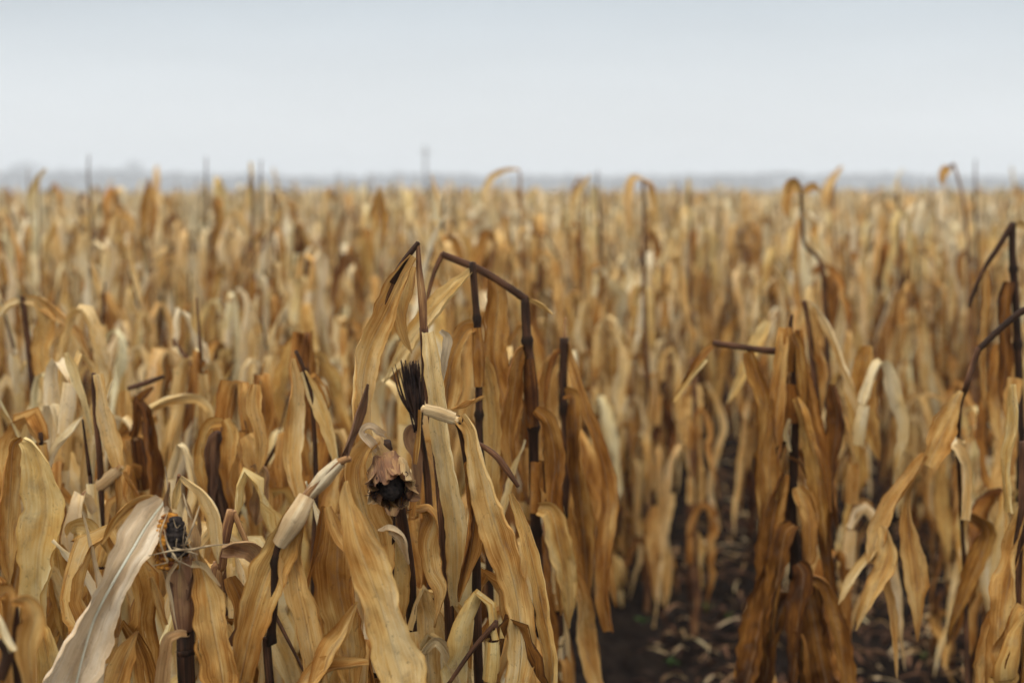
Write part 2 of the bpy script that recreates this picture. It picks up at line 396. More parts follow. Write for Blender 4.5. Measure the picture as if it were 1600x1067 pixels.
# ------------------------------------------------------------------ procedural corn plant
UP = np.array([0, 0, 1.0])
def plant_shape(rng, H, detail=2, leaves=None, dark=None, broken=None, ear=None, width=1.0, tall_tip=False, low=0.22, raggedness=1.0):
    """Returns dict part -> list of (MB, material). detail 2 near, 1 middle, 0 far."""
    seg, across, sides = {3: (28, 7, 10), 2: (16, 5, 8), 1: (9, 3, 5), 0: (6, 3, 3)}[detail]
    lean = np.array([rng.gauss(0, .05), rng.gauss(0, .05), 0])
    dark = rng.uniform(.12, .62) if dark is None else dark
    broken = rng.random() < .3 if broken is None else broken
    npts = 6
    zs = np.linspace(0, H, npts)
    ph = rng.random() * 6.28
    path = np.array([[lean[0] * (z / H) ** 2 * 1.6 + .010 * math.sin(ph + z * 5), lean[1] * (z / H) ** 2 * 1.6 + .010 * math.cos(ph * 1.3 + z * 4), z - .02] for z in zs])
    parts = {'stalk': [], 'leaf': [], 'ear': []}
    st = MB()
    spacing = rng.uniform(.13, .17)
    nn = int(H / spacing)
    tube(st, path, [.0125, .012, .0105, .0085, .0062, .0042], sides, dark, rng.random(), .15, n={3: 90, 2: 50, 1: 14, 0: 5}[detail],
         nodes=[(k + .5) * spacing / H for k in range(nn)] if detail >= 2 else None)
    top = path[-1]
    def on(z):
        f = min(max(z / H, 0), 1) * (npts - 1); i = min(int(f), npts - 2)
        return path[i] * (1 - (f - i)) + path[i + 1] * (f - i)
    if broken:
        a = rng.random() * 6.28; L1 = rng.uniform(.07, .17); dz = rng.uniform(-1.8, -.35)
        d1 = np.array([math.cos(a), math.sin(a), dz]); k1 = top + d1 * L1
        tube(st, [top - UP * .004, top + d1 * L1 * .5 + UP * .004, k1], [.0048, .0042, .0034], sides, dark + .1, rng.random(), .1)
        if rng.random() < .7:
            d2 = np.array([math.cos(a + .3), math.sin(a + .3), -1.7]) * rng.uniform(.05, .12)
            tube(st, [k1, k1 + d2 * .5, k1 + d2], [.0038, .003, .002], sides, dark, rng.random(), .1)
    elif tall_tip or rng.random() < .4:
        d1 = np.array([rng.gauss(0, .12), rng.gauss(0, .12), 1.0]) * rng.uniform(.08, .20)
        tube(st, [top - UP * .004, top + d1], [.0045, .002], sides, dark * .8, rng.random(), .1)
    parts['stalk'].append(st)
    nl = leaves or rng.randint(14, 17)
    az0 = rng.random() * 6.28
    for k in range(nl):
        f = (k + rng.uniform(-.3, .3)) / (nl - 1)
        z = low + (H - low - .02) * min(max(f, 0), 1) ** .85
        az = az0 + (k % 2) * math.pi + rng.gauss(0, .45)
        rad = np.array([math.cos(az), math.sin(az), 0]); side = np.array([-math.sin(az), math.cos(az), 0])
        b = on(z)
        upl = rng.uniform(.02, .12); outl = rng.uniform(.012, .055)
        hang = rng.uniform(.34, .70) * (0.75 if z > H * .85 else 1.0)
        hang = min(hang, z + upl - .03)
        w = rng.uniform(.032, .080) * width
        style = rng.random()
        if style < .885:      # folded over and hanging
            drift = rad * rng.uniform(-.03, .10) + side * rng.gauss(0, .05)
            P = [b + rad * .006, b + rad * (.010 + outl * .5) + UP * upl * .85, b + rad * outl + UP * upl,
                 b + rad * (outl + .012) + UP * (upl - .022), b + rad * (outl + .016) + UP * (upl - .08) + drift * .15]
            for q in (.4, .7, 1.0):
                P.append(b + rad * (outl + .01) + UP * (upl - hang * q) + drift * q + side * rng.gauss(0, .008) + rad * rng.gauss(0, .010))
            tw = [0, 0, rng.uniform(-15, 15), rng.uniform(-70, 70), rng.uniform(-120, 120)]
            pr = [.45, .50, .55, .85, 1.0, .96, .80, .55, .30, .05]
            cu = rng.uniform(.5, 2.0)
        elif style < .90:     # arching out
            L = rng.uniform(.12, .24); w *= .62
            P = [b + rad * .006, b + rad * L * .25 + UP * L * .30, b + rad * L * .65 + UP * L * .30, b + rad * L * .9 - UP * L * .05, b + rad * L * .98 - UP * L * .55]
            tw = [0, 10 * rng.gauss(0, 1), rng.uniform(-60, 60), rng.uniform(-90, 90)]
            pr = [.5, .8, 1, .9, .65, .35, .04]; cu = rng.uniform(.6, 1.8)
        else:                # stiff ragged stub pointing up
            L = rng.uniform(.10, .25)
            P = [b + rad * .005, b + rad * .03 + UP * L * .5, b + rad * .07 + UP * L]
            tw = [0, rng.uniform(-60, 60)]; pr = [.6, .7, .6, .4, .1]; cu = 1.5; w *= .7
        tn = min(max(rng.gauss(.29 + .45 * (z / H) ** 1.2, .15), .15), .95)  # mean rises with height: bleached tops, plus canopy shade painted into lower leaves
        lf = MB(); rr = rng.random()
        if detail >= 2:      # sheath wraps the stem under the blade
            sl = rng.uniform(.07, .13)
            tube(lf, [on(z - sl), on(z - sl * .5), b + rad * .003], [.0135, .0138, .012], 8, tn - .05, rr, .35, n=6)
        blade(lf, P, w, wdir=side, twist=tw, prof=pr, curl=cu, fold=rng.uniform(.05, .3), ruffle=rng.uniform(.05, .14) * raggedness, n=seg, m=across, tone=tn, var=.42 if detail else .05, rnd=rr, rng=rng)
        parts['leaf'].append(lf)
    if (rng.random() < .5) if ear is None else ear:
        z = H * rng.uniform(.5, .8); az = rng.random() * 6.28
        rad = np.array([math.cos(az), math.sin(az), 0]); side = np.array([-math.sin(az), math.cos(az), 0])
        b = on(z); L = rng.uniform(.14, .20); tn = rng.uniform(.25, .75)
        ax = norm(rad * rng.uniform(.15, .5) - UP)
        s0 = b + rad * .035 + UP * .01
        hk = MB()
        tube(hk, [b, b + rad * .02 + UP * .02, s0], [.006, .006, .009], 6, tn, .3, .2)
        rr_ = [.010, .022, .028, .027, .022, .012, .004]
        tube(hk, [s0, s0 + ax * L * .5, s0 + ax * L], rr_, max(sides, 6), tn, rng.random(), .25, n={3: 20, 2: 14, 1: 8, 0: 4}[detail])
        if detail >= 1:
            for q in range(3 if detail == 1 else 6):
                a2 = rng.random() * 6.28
                o2 = rad * math.cos(a2) + np.cross(ax, rad) * math.sin(a2)
                P = [s0 + o2 * .010, s0 + ax * L * .3 + o2 * .030, s0 + ax * L * .7 + o2 * .031, s0 + ax * L * rng.uniform(1.0, 1.3) + o2 * rng.uniform(.01, .05)]
                blade(hk, P, .05, wdir=np.cross(ax, o2), prof=[.4, .9, 1, .8, .2], curl=1.1, n=8, m=3 if detail == 1 else 5, tone=tn + rng.uniform(-.1, .2), var=.2, rng=rng)
        sk = MB()
        tip = s0 + ax * L
        for q in range(8 if detail >= 2 else 3):
            d = ax * rng.uniform(.02, .05) + np.array([rng.gauss(0, .012), rng.gauss(0, .012), 0])
            tube(sk, [tip - ax * .01, tip + d * .5, tip + d], [.0025, .0018, .0008], 4, 0, 0)
        parts['ear'] = [hk, sk]
    return parts

def build_plant(parts, name='corn_plant', merge_leaves=False):
    root = empty(name, (0, 0, 0))
    for m_ in parts['stalk']: m_.build('stalk', M_STALK, root)
    if merge_leaves:
        big = MB()
        for m_ in parts['leaf']: big.merge(*m_.arrays())
        big.build('foliage', M_LEAF, root)
    else:
        for m_ in parts['leaf']: m_.build('leaf', M_LEAF, root)
    if parts['ear']:
        h = parts['ear'][0].build('ear', M_HUSK, root)
        parts['ear'][1].build('silk', M_SILK, h)
    return root

# ------------------------------------------------------------------ plants read from the photograph: stems and blades at their real distance
CAMP = np.array([0, 0, CAM_Z])
class Hero:
    """One plant; strokes are given as picture rays carried out to a distance d (m) and built in world space."""
    def __init__(s, label, d, base_px, group='corn plants at the near edge of the field'):
        s.d = d; s.rng = random.Random(hash(label) if False else sum(ord(c) * (i + 3) for i, c in enumerate(label)))
        b = at(base_px, 1067, d); s.base = np.array([b[0], d, 0.0]); s.base_px = base_px
        s.root = tag(empty('corn_plant', s.base), label, 'corn plant', group)
        s.st = []
    def P(s, pts):
        return np.array([at(p[0], p[1], s.d + (p[2] if len(p) > 2 else 0.0)) for p in pts])
    def w(s, px, dd=0.0): return px * (s.d + dd) / F
    def stem(s, pts, r, tone=.2, down=False, nodes=None, sides=12, var=0.0):
        """r in picture pixels (radius). All stem pieces of a plant join into one stalk mesh."""
        P = s.P(pts); rr = [s.w(x) for x in np.atleast_1d(r)]
        if down:
            P = np.vstack([P, [(P[-1] + s.base) / 2 + [0.01, 0, 0]], [s.base - [0, 0, .03]]])
            rr = rr + [max(rr[-1], .010), .013]
        mb_ = MB()
        seglen = np.concatenate([[0], np.cumsum(np.linalg.norm(np.diff(P, axis=0), axis=1))]); seglen /= seglen[-1]
        # radius given per control point
        n = 14 * len(P)
        t = np.linspace(0, 1, n)
        pr = np.interp(t, np.linspace(0, 1, len(rr)), rr)
        if len(P) > 4:       # small kinks from joint to joint
            for i in range(1, len(P) - 1): P[i, 0] += s.rng.gauss(0, s.w(1.6))
        tube(mb_, P, pr, sides, tone, s.rng.random(), var, n=n, nodes=nodes)
        s.st.append(mb_)
        return s
    def sheath(s, pts, r, tone=.7, mat=None):
        """A rolled dry sheath: an open tube with creases."""
        P = s.P(pts); n = 20; Q = spline(P, n); T = tangents(Q)
        V = norm(np.cross(T, Q - CAMP)); N = np.cross(T, V)
        rr = np.interp(np.linspace(0, 1, n), np.linspace(0, 1, len(np.atleast_1d(r))), [s.w(x) for x in np.atleast_1d(r)])
        a = np.linspace(-.2, 2 * math.pi * 1.06, 22)
        k = 1 + .10 * np.sin(a * 5 + s.rng.random() * 6) + .06 * np.sin(a * 13 + 1) - .10 * np.clip(np.sin(a * 2 + 4), 0, 1) ** 6
        k = k + np.linspace(0, .10, 22)
        G = Q[:, None] + (rr[:, None] * k[None])[..., None] * (np.cos(a)[None, :, None] * V[:, None] + .8 * np.sin(a)[None, :, None] * N[:, None])
        L = np.concatenate([[0], np.cumsum(np.linalg.norm(np.diff(Q, axis=0), axis=1))])
        mb_ = MB(); mb_.grid(G, (a / 6.6)[None], L[:, None], s.rng.random(), tone, 0)
        mb_.build('leaf_sheath', mat or M_HUSK, s.root, s.base)
        return s
    def leaf(s, pts, w, tone=.6, tw=(0,), prof=None, curl=.8, fold=.12, ruffle=.07, mat=None, label=None):
        mb_ = MB(); P = s.P(pts)
        blade(mb_, P, s.w(w) * 1.04, view=CAMP, twist=tw, prof=prof or HANG, curl=curl * 1.1, fold=fold, ruffle=ruffle * .75, n=54, m=13, tone=tone + s.rng.gauss(-.02, .06) * (0 if label else 1), rng=s.rng)
        o = mb_.build('leaf', mat or M_LEAF, s.root, s.base)
        if label: o['label'] = label
        return o
    def filler(s, H, leaves=6, rz=None, low=.2, zmax=None, dark=.2):
        """Ordinary leaves lower down the same plant, below what the strokes describe."""
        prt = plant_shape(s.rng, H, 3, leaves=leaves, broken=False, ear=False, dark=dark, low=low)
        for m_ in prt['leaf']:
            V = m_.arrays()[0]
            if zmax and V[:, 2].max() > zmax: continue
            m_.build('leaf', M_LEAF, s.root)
        return s
    def done(s):
        if s.st:
            big = MB()
            for m_ in s.st: big.merge(*m_.arrays())
            big.build('stalk', M_STALK, s.root, s.base)
        return s.root
    def zat(s, py): return at(s.base_px, py, s.d)[2]

FULL = [.55, .85, 1, 1, .95, .85, .7, .45, .05]
EVEN = [.8, .95, 1, 1, 1, .98, .95, .9, .85]
NARROW = [.10, .22, .45, .75, .95, 1, .97, .85, .7]

# A: the tallest plant of the near group, its blade folded over the snapped tip
h = Hero('tallest near plant with a long tan leaf folded over its snapped thin tip', 2.02, 700)
h.stem([(653, 381), (655, 420), (660, 470), (662, 514)], [3, 5, 7, 6], .50)
h.stem([(662, 512), (668, 600, .02), (685, 720, .03), (700, 900, .03), (702, 1000, .03)], [7, 8, 8, 9, 9], .25, down=True)
h.stem([(654, 379), (632, 408), (612, 442)], [4, 5.5, 6], .14)
h.stem([(617, 436), (606, 462), (590, 500), (582, 520)], [3.5, 3, 2.5, 2], .25)
h.leaf([(650, 403), (628, 440), (604, 490), (578, 545), (566, 600), (566, 660), (572, 715)], 52, .58, tw=(35, 30, 10, -5, 0, 10), prof=[.35, .7, .85, .95, 1, 1, .95, .9, .7], curl=1.1, fold=.25)
h.leaf([(640, 415, .03), (630, 460, .03), (626, 490, .04), (634, 525, .04), (644, 552, .04)], 30, .6, tw=(-20, 10, 40), prof=FULL)
h.leaf([(668, 520, -.02), (674, 560, -.03), (681, 620, -.03), (693, 700, -.02), (708, 790, -.02), (714, 860, -.02), (712, 945, 0)], 44, .66, tw=(0, -10, 8, 0, 15), prof=[.5, .75, .85, 1, 1, 1, .9, .7, .3], curl=1.0, fold=.35, mat=M_LEAF)
h.leaf([(690, 515, 0), (702, 530, 0), (694, 575, 0), (684, 640, 0)], 20, .5, tw=(50, 20, 60), prof=[.5, 1, .8, .5, .1], mat=M_PALE)
h.filler(h.zat(880), 6, zmax=h.zat(840)); h.done()

# B: dark bare stem with one yellow blade leaning left
h = Hero('bare dark brown stem with one yellow blade slanting down left from its top', 2.3, 765)
h.stem([(738, 410), (742, 460), (745, 510), (748, 600, 0), (752, 700), (758, 800), (762, 920)], [5.5, 5.5, 6, 6.5, 6, 7, 8], .16, down=True, nodes=[.06, .16, .26])
h.leaf([(737, 424), (705, 455), (672, 492), (645, 530), (618, 570), (598, 600)], 40, .68, tw=(30, 10, 0, -20), prof=[.3, .55, .85, 1, 1, .9, .65, .4, .05], curl=.8, fold=.2)
h.leaf([(742, 512), (725, 520), (705, 565), (698, 620), (690, 680)], 46, .6, tw=(20, 0, -30, 10), prof=FULL, curl=1.3)
h.leaf([(752, 560, .02), (765, 600, .02), (772, 680, .03), (768, 760, .03), (775, 830, .03)], 42, .55, tw=(0, 30, -30), prof=FULL)
h.sheath([(744, 512, -.004), (747, 560, -.004), (748, 604, -.004)], [6.5, 9, 7], .42, M_LEAF)
h.filler(h.zat(760), 7, zmax=h.zat(690)); h.done()

# C: stem snapped at the top, the broken piece lying up to the left
h = Hero('thick blackish stem whose snapped top rises left then hangs down thin', 2.42, 850)
h.stem([(820, 466), (823, 530), (830, 610), (834, 720), (838, 830), (842, 930)], [7, 8, 8.5, 9, 10, 11], .15, down=True, nodes=[.05, .15, .27, .36])
h.stem([(822, 468), (790, 446), (750, 422), (690, 397)], [6.5, 6, 6.5, 5.5], .28)
h.stem([(692, 396), (680, 422), (671, 452), (664, 492)], [4.5, 3.5, 3, 2], .42)
h.leaf([(824, 466), (845, 474), (864, 490)], 12, .6, tw=(30, 60), prof=[.7, 1, .4])
h.leaf([(824, 545), (812, 560), (802, 620), (797, 690), (806, 760)], 42, .42, tw=(10, 0, 30, 0), prof=FULL, curl=1.2)
h.leaf([(770, 430, .03), (778, 470, .03), (772, 560, .05), (790, 640, .05), (785, 720, .05)], 48, .52, tw=(0, -20, 20), prof=FULL, curl=1.0)
h.leaf([(836, 640, -.02), (856, 660, -.02), (868, 720, 0), (862, 790, 0), (874, 880, 0), (878, 960, 0)], 46, .48, tw=(0, 20, -20, 30), prof=FULL, curl=1.2)
h.leaf([(843, 792, -.04), (862, 800, -.05), (874, 850, -.05), (885, 910, -.03), (890, 980, 0)], 42, .62, tw=(20, 0, -30, 40), prof=FULL)
h.sheath([(826, 560, -.004), (830, 610, -.004), (833, 668, -.004)], [8.5, 11, 9], .22, M_LEAF)
h.sheath([(838, 720, -.004), (840, 800, -.004)], [9.5, 12.5], .34, M_LEAF)
h.filler(h.zat(800), 7, zmax=h.zat(760), dark=.1); h.done()

# D: greyish stem with a long leaf going right
h = Hero('slim dark stem with grey thin tip and long brown leaf hanging to its right', 2.75, 885)
h.stem([(884, 497), (882, 530)], [2.5, 4], .6)
h.stem([(882, 528), (881, 600), (884, 690), (884, 770), (874, 850), (872, 940)], [7, 6.5, 6.5, 7, 8, 9], .16, down=True, nodes=[.1, .25, .38])
h.leaf([(887, 535), (898, 575), (916, 640), (936, 700), (950, 770), (948, 850), (944, 930), (952, 985)], 36, .5, tw=(30, 0, -20, 20, 10), prof=[.3, .5, .7, .8, 1, 1, .9, .8, .6], curl=1.0)
h.leaf([(884, 615, -.02), (897, 622, -.03), (900, 680, -.03), (905, 760, -.02), (914, 860, 0), (920, 960, 0)], 42, .40, tw=(0, 20, -15, 10), prof=FULL, curl=1.3)
h.leaf([(880, 545), (866, 562), (857, 595), (852, 640)], 14, .30, tw=(40, 20, 60), prof=FULL)
h.leaf([(878, 560, .03), (860, 590, .03), (862, 700, .03), (856, 800, .03)], 44, .6, tw=(0, 30, -10), prof=FULL)
h.filler(h.zat(800), 8, zmax=h.zat(720)); h.done()

# E: jointed stem, pale horizontal sheath and one broad tan blade
h = Hero('near plant with a pale sideways joint and one broad smooth tan blade below it', 1.9, 745)
h.stem([(659, 638), (685, 646), (716, 658)], [6, 7, 7], .72)
h.sheath([(663, 639), (688, 646), (710, 654)], [8, 10, 9], .80)
h.stem([(716, 656), (724, 680, .03), (734, 760, .05), (745, 860, .06), (748, 1000, .06)], [8, 6, 8, 8, 9], .15, down=True)
h.leaf([(656, 640), (654, 680), (649, 725)], 12, .55, tw=(0, 10), prof=EVEN, curl=1.6)
h.leaf([(722, 648), (737, 672), (746, 710), (760, 770), (780, 835), (800, 900), (812, 965), (815, 1020), (808, 1085)], 66, .64, tw=(25, 20, 5, 0, -8, 0, 5), prof=[.38, .45, .6, .8, .95, 1, .92, .8, .7, .6], curl=.6, fold=.18, ruffle=.04, label='broad smooth tan blade hanging from the pale joint')
h.leaf([(757, 620, .06), (735, 630, .06), (702, 642, .06)], 17, .62, tw=(0, 10), prof=EVEN, curl=2.4)
h.leaf([(800, 770, .03), (818, 820, .02), (835, 890, 0), (850, 960, 0), (862, 1020, 0), (866, 1090, 0)], 40, .66, tw=(30, -10, 10, 30), prof=[.3, .6, .9, 1, .9, .8, .7], curl=1.1)
h.stem([(728, 690, .04), (750, 694, .02), (772, 711), (790, 733), (810, 760)], [4, 4, 5, 5.5, 3], .32)
h.leaf([(735, 720, .03), (742, 790, .04), (735, 860, .04), (718, 940, .04)], 40, .48, tw=(10, -20, 30), prof=FULL)
h.filler(h.zat(950), 7, zmax=h.zat(900)); h.done()

# F: jointed bone-coloured sheaths and the greenish blade
h = Hero('near plant with bone pale jointed sheaths and a large greenish blade at right', 1.74, 500)
h.leaf([(575, 600, .05), (562, 650, .04), (546, 700, .02), (537, 722, 0)], 30, .25, tw=(0, 20), prof=[.3, .8, 1, .7], curl=1.8, mat=M_HUSK)
h.stem([(548, 716), (530, 722), (505, 748), (478, 778), (440, 850)], [5, 7, 8, 8, 8], .5)
h.sheath([(531, 722), (508, 745), (480, 776)], [8, 12, 8], .88)
h.sheath([(480, 776, -.01), (462, 810, -.02), (437, 850, -.01)], [12, 16, 11], .80)
h.stem([(437, 848), (433, 866), (429, 930), (425, 1000), (424, 1060)], [8, 7, 7, 8, 9], .12, down=True, nodes=[.02, .10])
h.leaf([(543, 752, -.06), (546, 790, -.07), (558, 845, -.08), (580, 905, -.08), (602, 965, -.08), (620, 1030, -.08), (640, 1110, -.08)], 88, .68, tw=(20, 10, 0, 5, -5, 0), prof=[.12, .35, .62, .85, 1, 1, .95, .85, .75], curl=.55, fold=.28, ruffle=.05, label='large greenish tan blade with a crease down its middle')
h.leaf([(465, 795), (440, 850), (415, 905), (396, 970), (380, 1040), (370, 1100)], 66, .62, tw=(10, -10, 0, 20), prof=[.5, .8, 1, 1, .9, .8, .7], curl=.9)
h.leaf([(462, 800, .02), (458, 850, .01), (466, 920, 0), (480, 990, 0), (496, 1080, 0)], 58, .56, tw=(-10, 20, -10, 10), prof=[.5, .8, 1, .9, .8, .8], curl=1.0)
h.leaf([(505, 790, .02), (498, 850, .02), (482, 910, .02), (474, 960, .02)], 22, .38, tw=(0, 20), prof=[.7, 1, .8, .5], curl=2.2)
h.leaf([(515, 790), (530, 830), (552, 870), (562, 930)], 30, .60, tw=(50, 10, 20), prof=FULL)
h.leaf([(530, 800, .06), (528, 900, .07), (540, 980, .08), (548, 1090, .08)], 90, .50, tw=(0, 10, -10), prof=FULL, curl=.8)
h.leaf([(560, 940, -.02), (540, 990, -.03), (515, 1030, -.03), (495, 1085, -.03)], 50, .52, tw=(30, 60, 20), prof=[.1, .6, 1, .8, .7], curl=1.2)
h.leaf([(575, 1035, -.02), (545, 1040, -.03), (505, 1050, -.03), (470, 1090, -.03)], 42, .58, tw=(20, 50), prof=[.3, .8, 1, .8], curl=1.2)
h.filler(h.zat(1000), 6, zmax=h.zat(960)); h.done()

# G: husked ear that opens toward the viewer
def kernel_cob(mb_, p0, axis, L, r, rows=14, cols=16, bump=.0035):
    ax = norm(np.asarray(axis, float)); X = norm(np.cross(ax, [0.3, .9, .2])); Y = np.cross(ax, X)
    n, m_ = cols * 4, rows * 4
    t = np.linspace(0, 1, n); a = np.linspace(0, 2 * math.pi, m_, endpoint=False)
    rr = r * np.sqrt(np.clip(1 - (np.abs(t - .15) / .85) ** 3, 0, 1)) + .0001
    k = bump * (np.abs(np.sin(t[:, None] * cols * math.pi)) ** .5) * (np.abs(np.sin(a[None] * rows / 2)) ** .5)
    G = p0 + (t[:, None] * L)[..., None] * ax + (rr[:, None] + k * (rr[:, None] > r * .3))[..., None] * (np.cos(a)[None, :, None] * X + np.sin(a)[None, :, None] * Y)
    mb_.grid(G, 0, 0, 0, 0, closed=True)

h = Hero('plant whose torn open husk shows a black rotten cob end facing forward', 1.95, 640)
h.stem([(602, 690, .03), (625, 800, .06), (640, 900, .06), (643, 1000, .06)], [9, 9, 10, 10], .12, down=True)
sh0 = h.P([(585, 684, .03)])[0]; c0 = h.P([(606, 730, .03)])[0]; c1 = h.P([(612, 768, -.055)])[0]
ax = norm(c1 - c0); s1 = norm(np.cross(ax, [0, 1, 0])); s2 = np.cross(ax, s1)
ear = MB()
tube(ear, [sh0, (sh0 + c0) / 2, c0], [h.w(11), h.w(15), h.w(22)], 14, .62, .2)
tube(ear, [c0 - ax * .004, c0 * .7 + c1 * .3, c0 * .45 + c1 * .55], [h.w(18), h.w(27), h.w(30), h.w(20)], 20, .35, .5, n=14)
rg = random.Random(5)
for i in range(11):
    a = i / 11 * 6.283 + rg.uniform(-.2, .2); o = s1 * math.cos(a) + s2 * math.sin(a)
    ln = rg.uniform(.92, 1.10); fl = rg.uniform(30, 37)
    P = [c0 - ax * .012 + o * h.w(14), c0 + ax * .006 + o * h.w(31), c0 * .45 + c1 * .55 + o * h.w(37), c0 + (c1 - c0) * ln + o * h.w(fl), c0 + (c1 - c0) * (ln + .12) + o * h.w(fl + rg.uniform(-7, 8))]
    blade(ear, P, h.w(42), wdir=np.cross(ax, o), prof=[.5, .9, 1, 1, .95, .8, .35], curl=1.0, fold=.05, ruffle=.10, n=22, m=9, tone=rg.uniform(.28, .66), rng=rg, twist=(0, 0, rg.uniform(-30, 30)))
eo = ear.build('ear', M_HUSK, h.root, h.base); eo['label'] = 'husk torn open around a rotten cob'
cb = MB(); kernel_cob(cb, c0 * .6 + c1 * .4, ax, .060, h.w(22), 9, 8, .0015)
cb.build('cob', M_ROT, eo, h.base)
sk = MB()
for i in range(22):
    a = rg.random() * 6.28; o = s1 * math.cos(a) + s2 * math.sin(a)
    p = c1 + o * h.w(rg.uniform(18, 36)); q = p + ax * rg.uniform(.004, .012) + o * rg.gauss(.004, .006)
    tube(sk, [p - ax * .012, (p + q) / 2 + rg.gauss(0, .002), q], [.0009, .0008, .0004], 4)
sk.build('silk', M_SILK, eo, h.base)
h.leaf([(600, 682, .0), (588, 678, -.01), (577, 670, -.015), (569, 676, -.01), (582, 694, -.01), (588, 704, 0)], 19, .66, tw=(30, 70, 20, -10), prof=[.8, .9, .7, 1, .6], mat=M_PALE, curl=.9)
h.leaf([(588, 694, .01), (572, 708, .0), (560, 740, 0), (572, 800, 0), (592, 850, 0), (602, 920, 0)], 62, .60, tw=(30, 10, 0, -10, 10), prof=[.5, .7, 1, 1, .9, .8, .7, .3], curl=.9, fold=.25)
h.leaf([(650, 790), (672, 790), (680, 815), (668, 850), (672, 890), (690, 925), (680, 980)], 40, .60, tw=(60, 30, -30, 20, 50), prof=FULL, curl=1.1)
h.leaf([(600, 800, .02), (612, 870, .03), (618, 950, .03), (610, 1020, .03)], 50, .45, tw=(10, -20, 10), prof=FULL, curl=.9)
h.leaf([(592, 825, -.02), (612, 822, -.03), (632, 845, -.03), (640, 880, -.02)], 26, .78, tw=(60, 20, 60), prof=[.3, 1, .8, .2], curl=1.2, mat=M_HUSK)
h.leaf([(645, 1035, -.03), (680, 1000, -.04), (705, 1030, -.03), (724, 1090, -.03)], 24, .75, tw=(50, 10, 30), prof=[.8, .8, 1, .9], curl=1.4, mat=M_HUSK)
h.filler(h.zat(980), 6, zmax=h.zat(930)); h.done()

# H: black tuft of old silk behind the folded blade
h = Hero('plant with a black brush-like tuft of old silk beside the folded leaf', 2.12, 655)
h.stem([(655, 665), (668, 760, .03), (672, 900, .05), (674, 1000, .05)], [5, 7, 9, 10], .18, down=True)
sk = MB(); rg = random.Random(8)
p0 = h.P([(655, 668)])[0]
for i in range(95):
    tx, ty = 643 + rg.gauss(0, 11), 562 + abs(rg.gauss(0, 14))
    mid = h.P([(652 + (tx - 648) * .7, 622, rg.gauss(0, .012))])[0]; tip = h.P([(tx, ty, rg.gauss(0, .015))])[0]
    tube(sk, [p0 + rg.gauss(0, .002), mid, tip], [.0016, .0019, .0006], 4)
sk.build('silk_tuft', M_SILK, h.root, h.base)
h.leaf([(652, 668), (641, 680), (648, 720), (655, 780)], 28, .35, tw=(20, -30, 10), prof=FULL, mat=M_HUSK)
h.filler(h.zat(760), 6, zmax=h.zat(720)); h.done()

# I: plant with the half eaten cob and the broad bleached blade
h = Hero('near plant with a half eaten orange cob and a broad bleached white leaf', 1.72, 292)
h.stem([(290, 975, .02), (291, 1020), (292, 1080)], [15, 13, 12], .06, down=True)
body = MB()
pb, pt = h.P([(287, 985)])[0], h.P([(281, 868)])[0]
tube(body, [pb, (pb + pt) / 2, pt], [h.w(14), h.w(20), h.w(21), h.w(20)], 18, .22, .3, n=20)
rg = random.Random(17)
ax = norm(pt - pb)
for i in range(9):
    a = i / 9 * 6.283; o = np.array([math.cos(a), math.sin(a), 0]); ln = rg.uniform(.75, 1.12)
    P = [pb + o * h.w(13), pb + ax * .05 + o * h.w(22), pb + (pt - pb) * ln * .8 + o * h.w(24), pb + (pt - pb) * ln + o * h.w(rg.uniform(22, 34))]
    blade(body, P, h.w(26), wdir=np.cross(ax, o), prof=[.6, 1, 1, .8, .3, .05], curl=1.1, n=22, m=7, ruffle=.1, tone=rg.uniform(.1, .45), rng=rg, twist=(0, rg.uniform(-20, 20)))
for (pts, w_, tn) in (([(300, 870, -.01), (305, 840, -.01), (296, 800, 0), (282, 770, 0)], 20, .45), ([(262, 805, .01), (262, 780, 0), (264, 752, 0)], 16, .5), ([(296, 860), (312, 835), (308, 800)], 18, .5),
                      ([(300, 880, -.02), (318, 885, -.02), (345, 915, -.02)], 16, .8), ([(277, 880, -.022), (262, 905, -.022), (268, 940, -.022), (279, 992, -.02)], 10, .8)):
    blade(body, h.P(pts), h.w(w_), view=CAMP, twist=(20, -20, 30), prof=[.8, 1, .8, .5, .1], curl=1.0, n=18, m=7, ruffle=.15, tone=tn, rng=rg)
eo = body.build('ear', M_HUSK, h.root, h.base); eo['label'] = 'upright brown husk around a half eaten cob'
kb, kt = h.P([(270, 885, .0)])[0], h.P([(264, 800, .0)])[0]
cb = MB(); kernel_cob(cb, kb, kt - kb, float(np.linalg.norm(kt - kb)), h.w(23), 16, 12); cb.build('cob', M_KERNEL, eo, h.base)
ho = MB(); q0, q1 = h.P([(277, 868, -.012)])[0], h.P([(274, 806, -.012)])[0]
kernel_cob(ho, q0, q1 - q0, float(np.linalg.norm(q1 - q0)), h.w(14), 10, 8); ho.build('rotten_hollow', M_ROT, eo, h.base)
sk = MB()
for pts in ([(232, 868, -.03), (270, 860, -.04), (300, 858, -.04), (330, 852, -.03), (356, 850, -.03)], [(256, 826, -.03), (262, 850, -.035), (275, 872, -.04), (282, 885, -.03)], [(312, 790, -.02), (300, 825, -.03), (284, 862, -.03)],
            [(258, 728, 0), (262, 760, 0), (266, 790, 0)], [(286, 770, 0), (294, 800, -.01), (300, 812, -.01)], [(270, 855, -.03), (288, 860, -.035), (310, 866, -.03)], [(262, 800, -.02), (250, 840, -.03), (262, 880, -.03)]):
    tube(sk, h.P(pts), [.0005, .0013, .0015, .0005], 6)
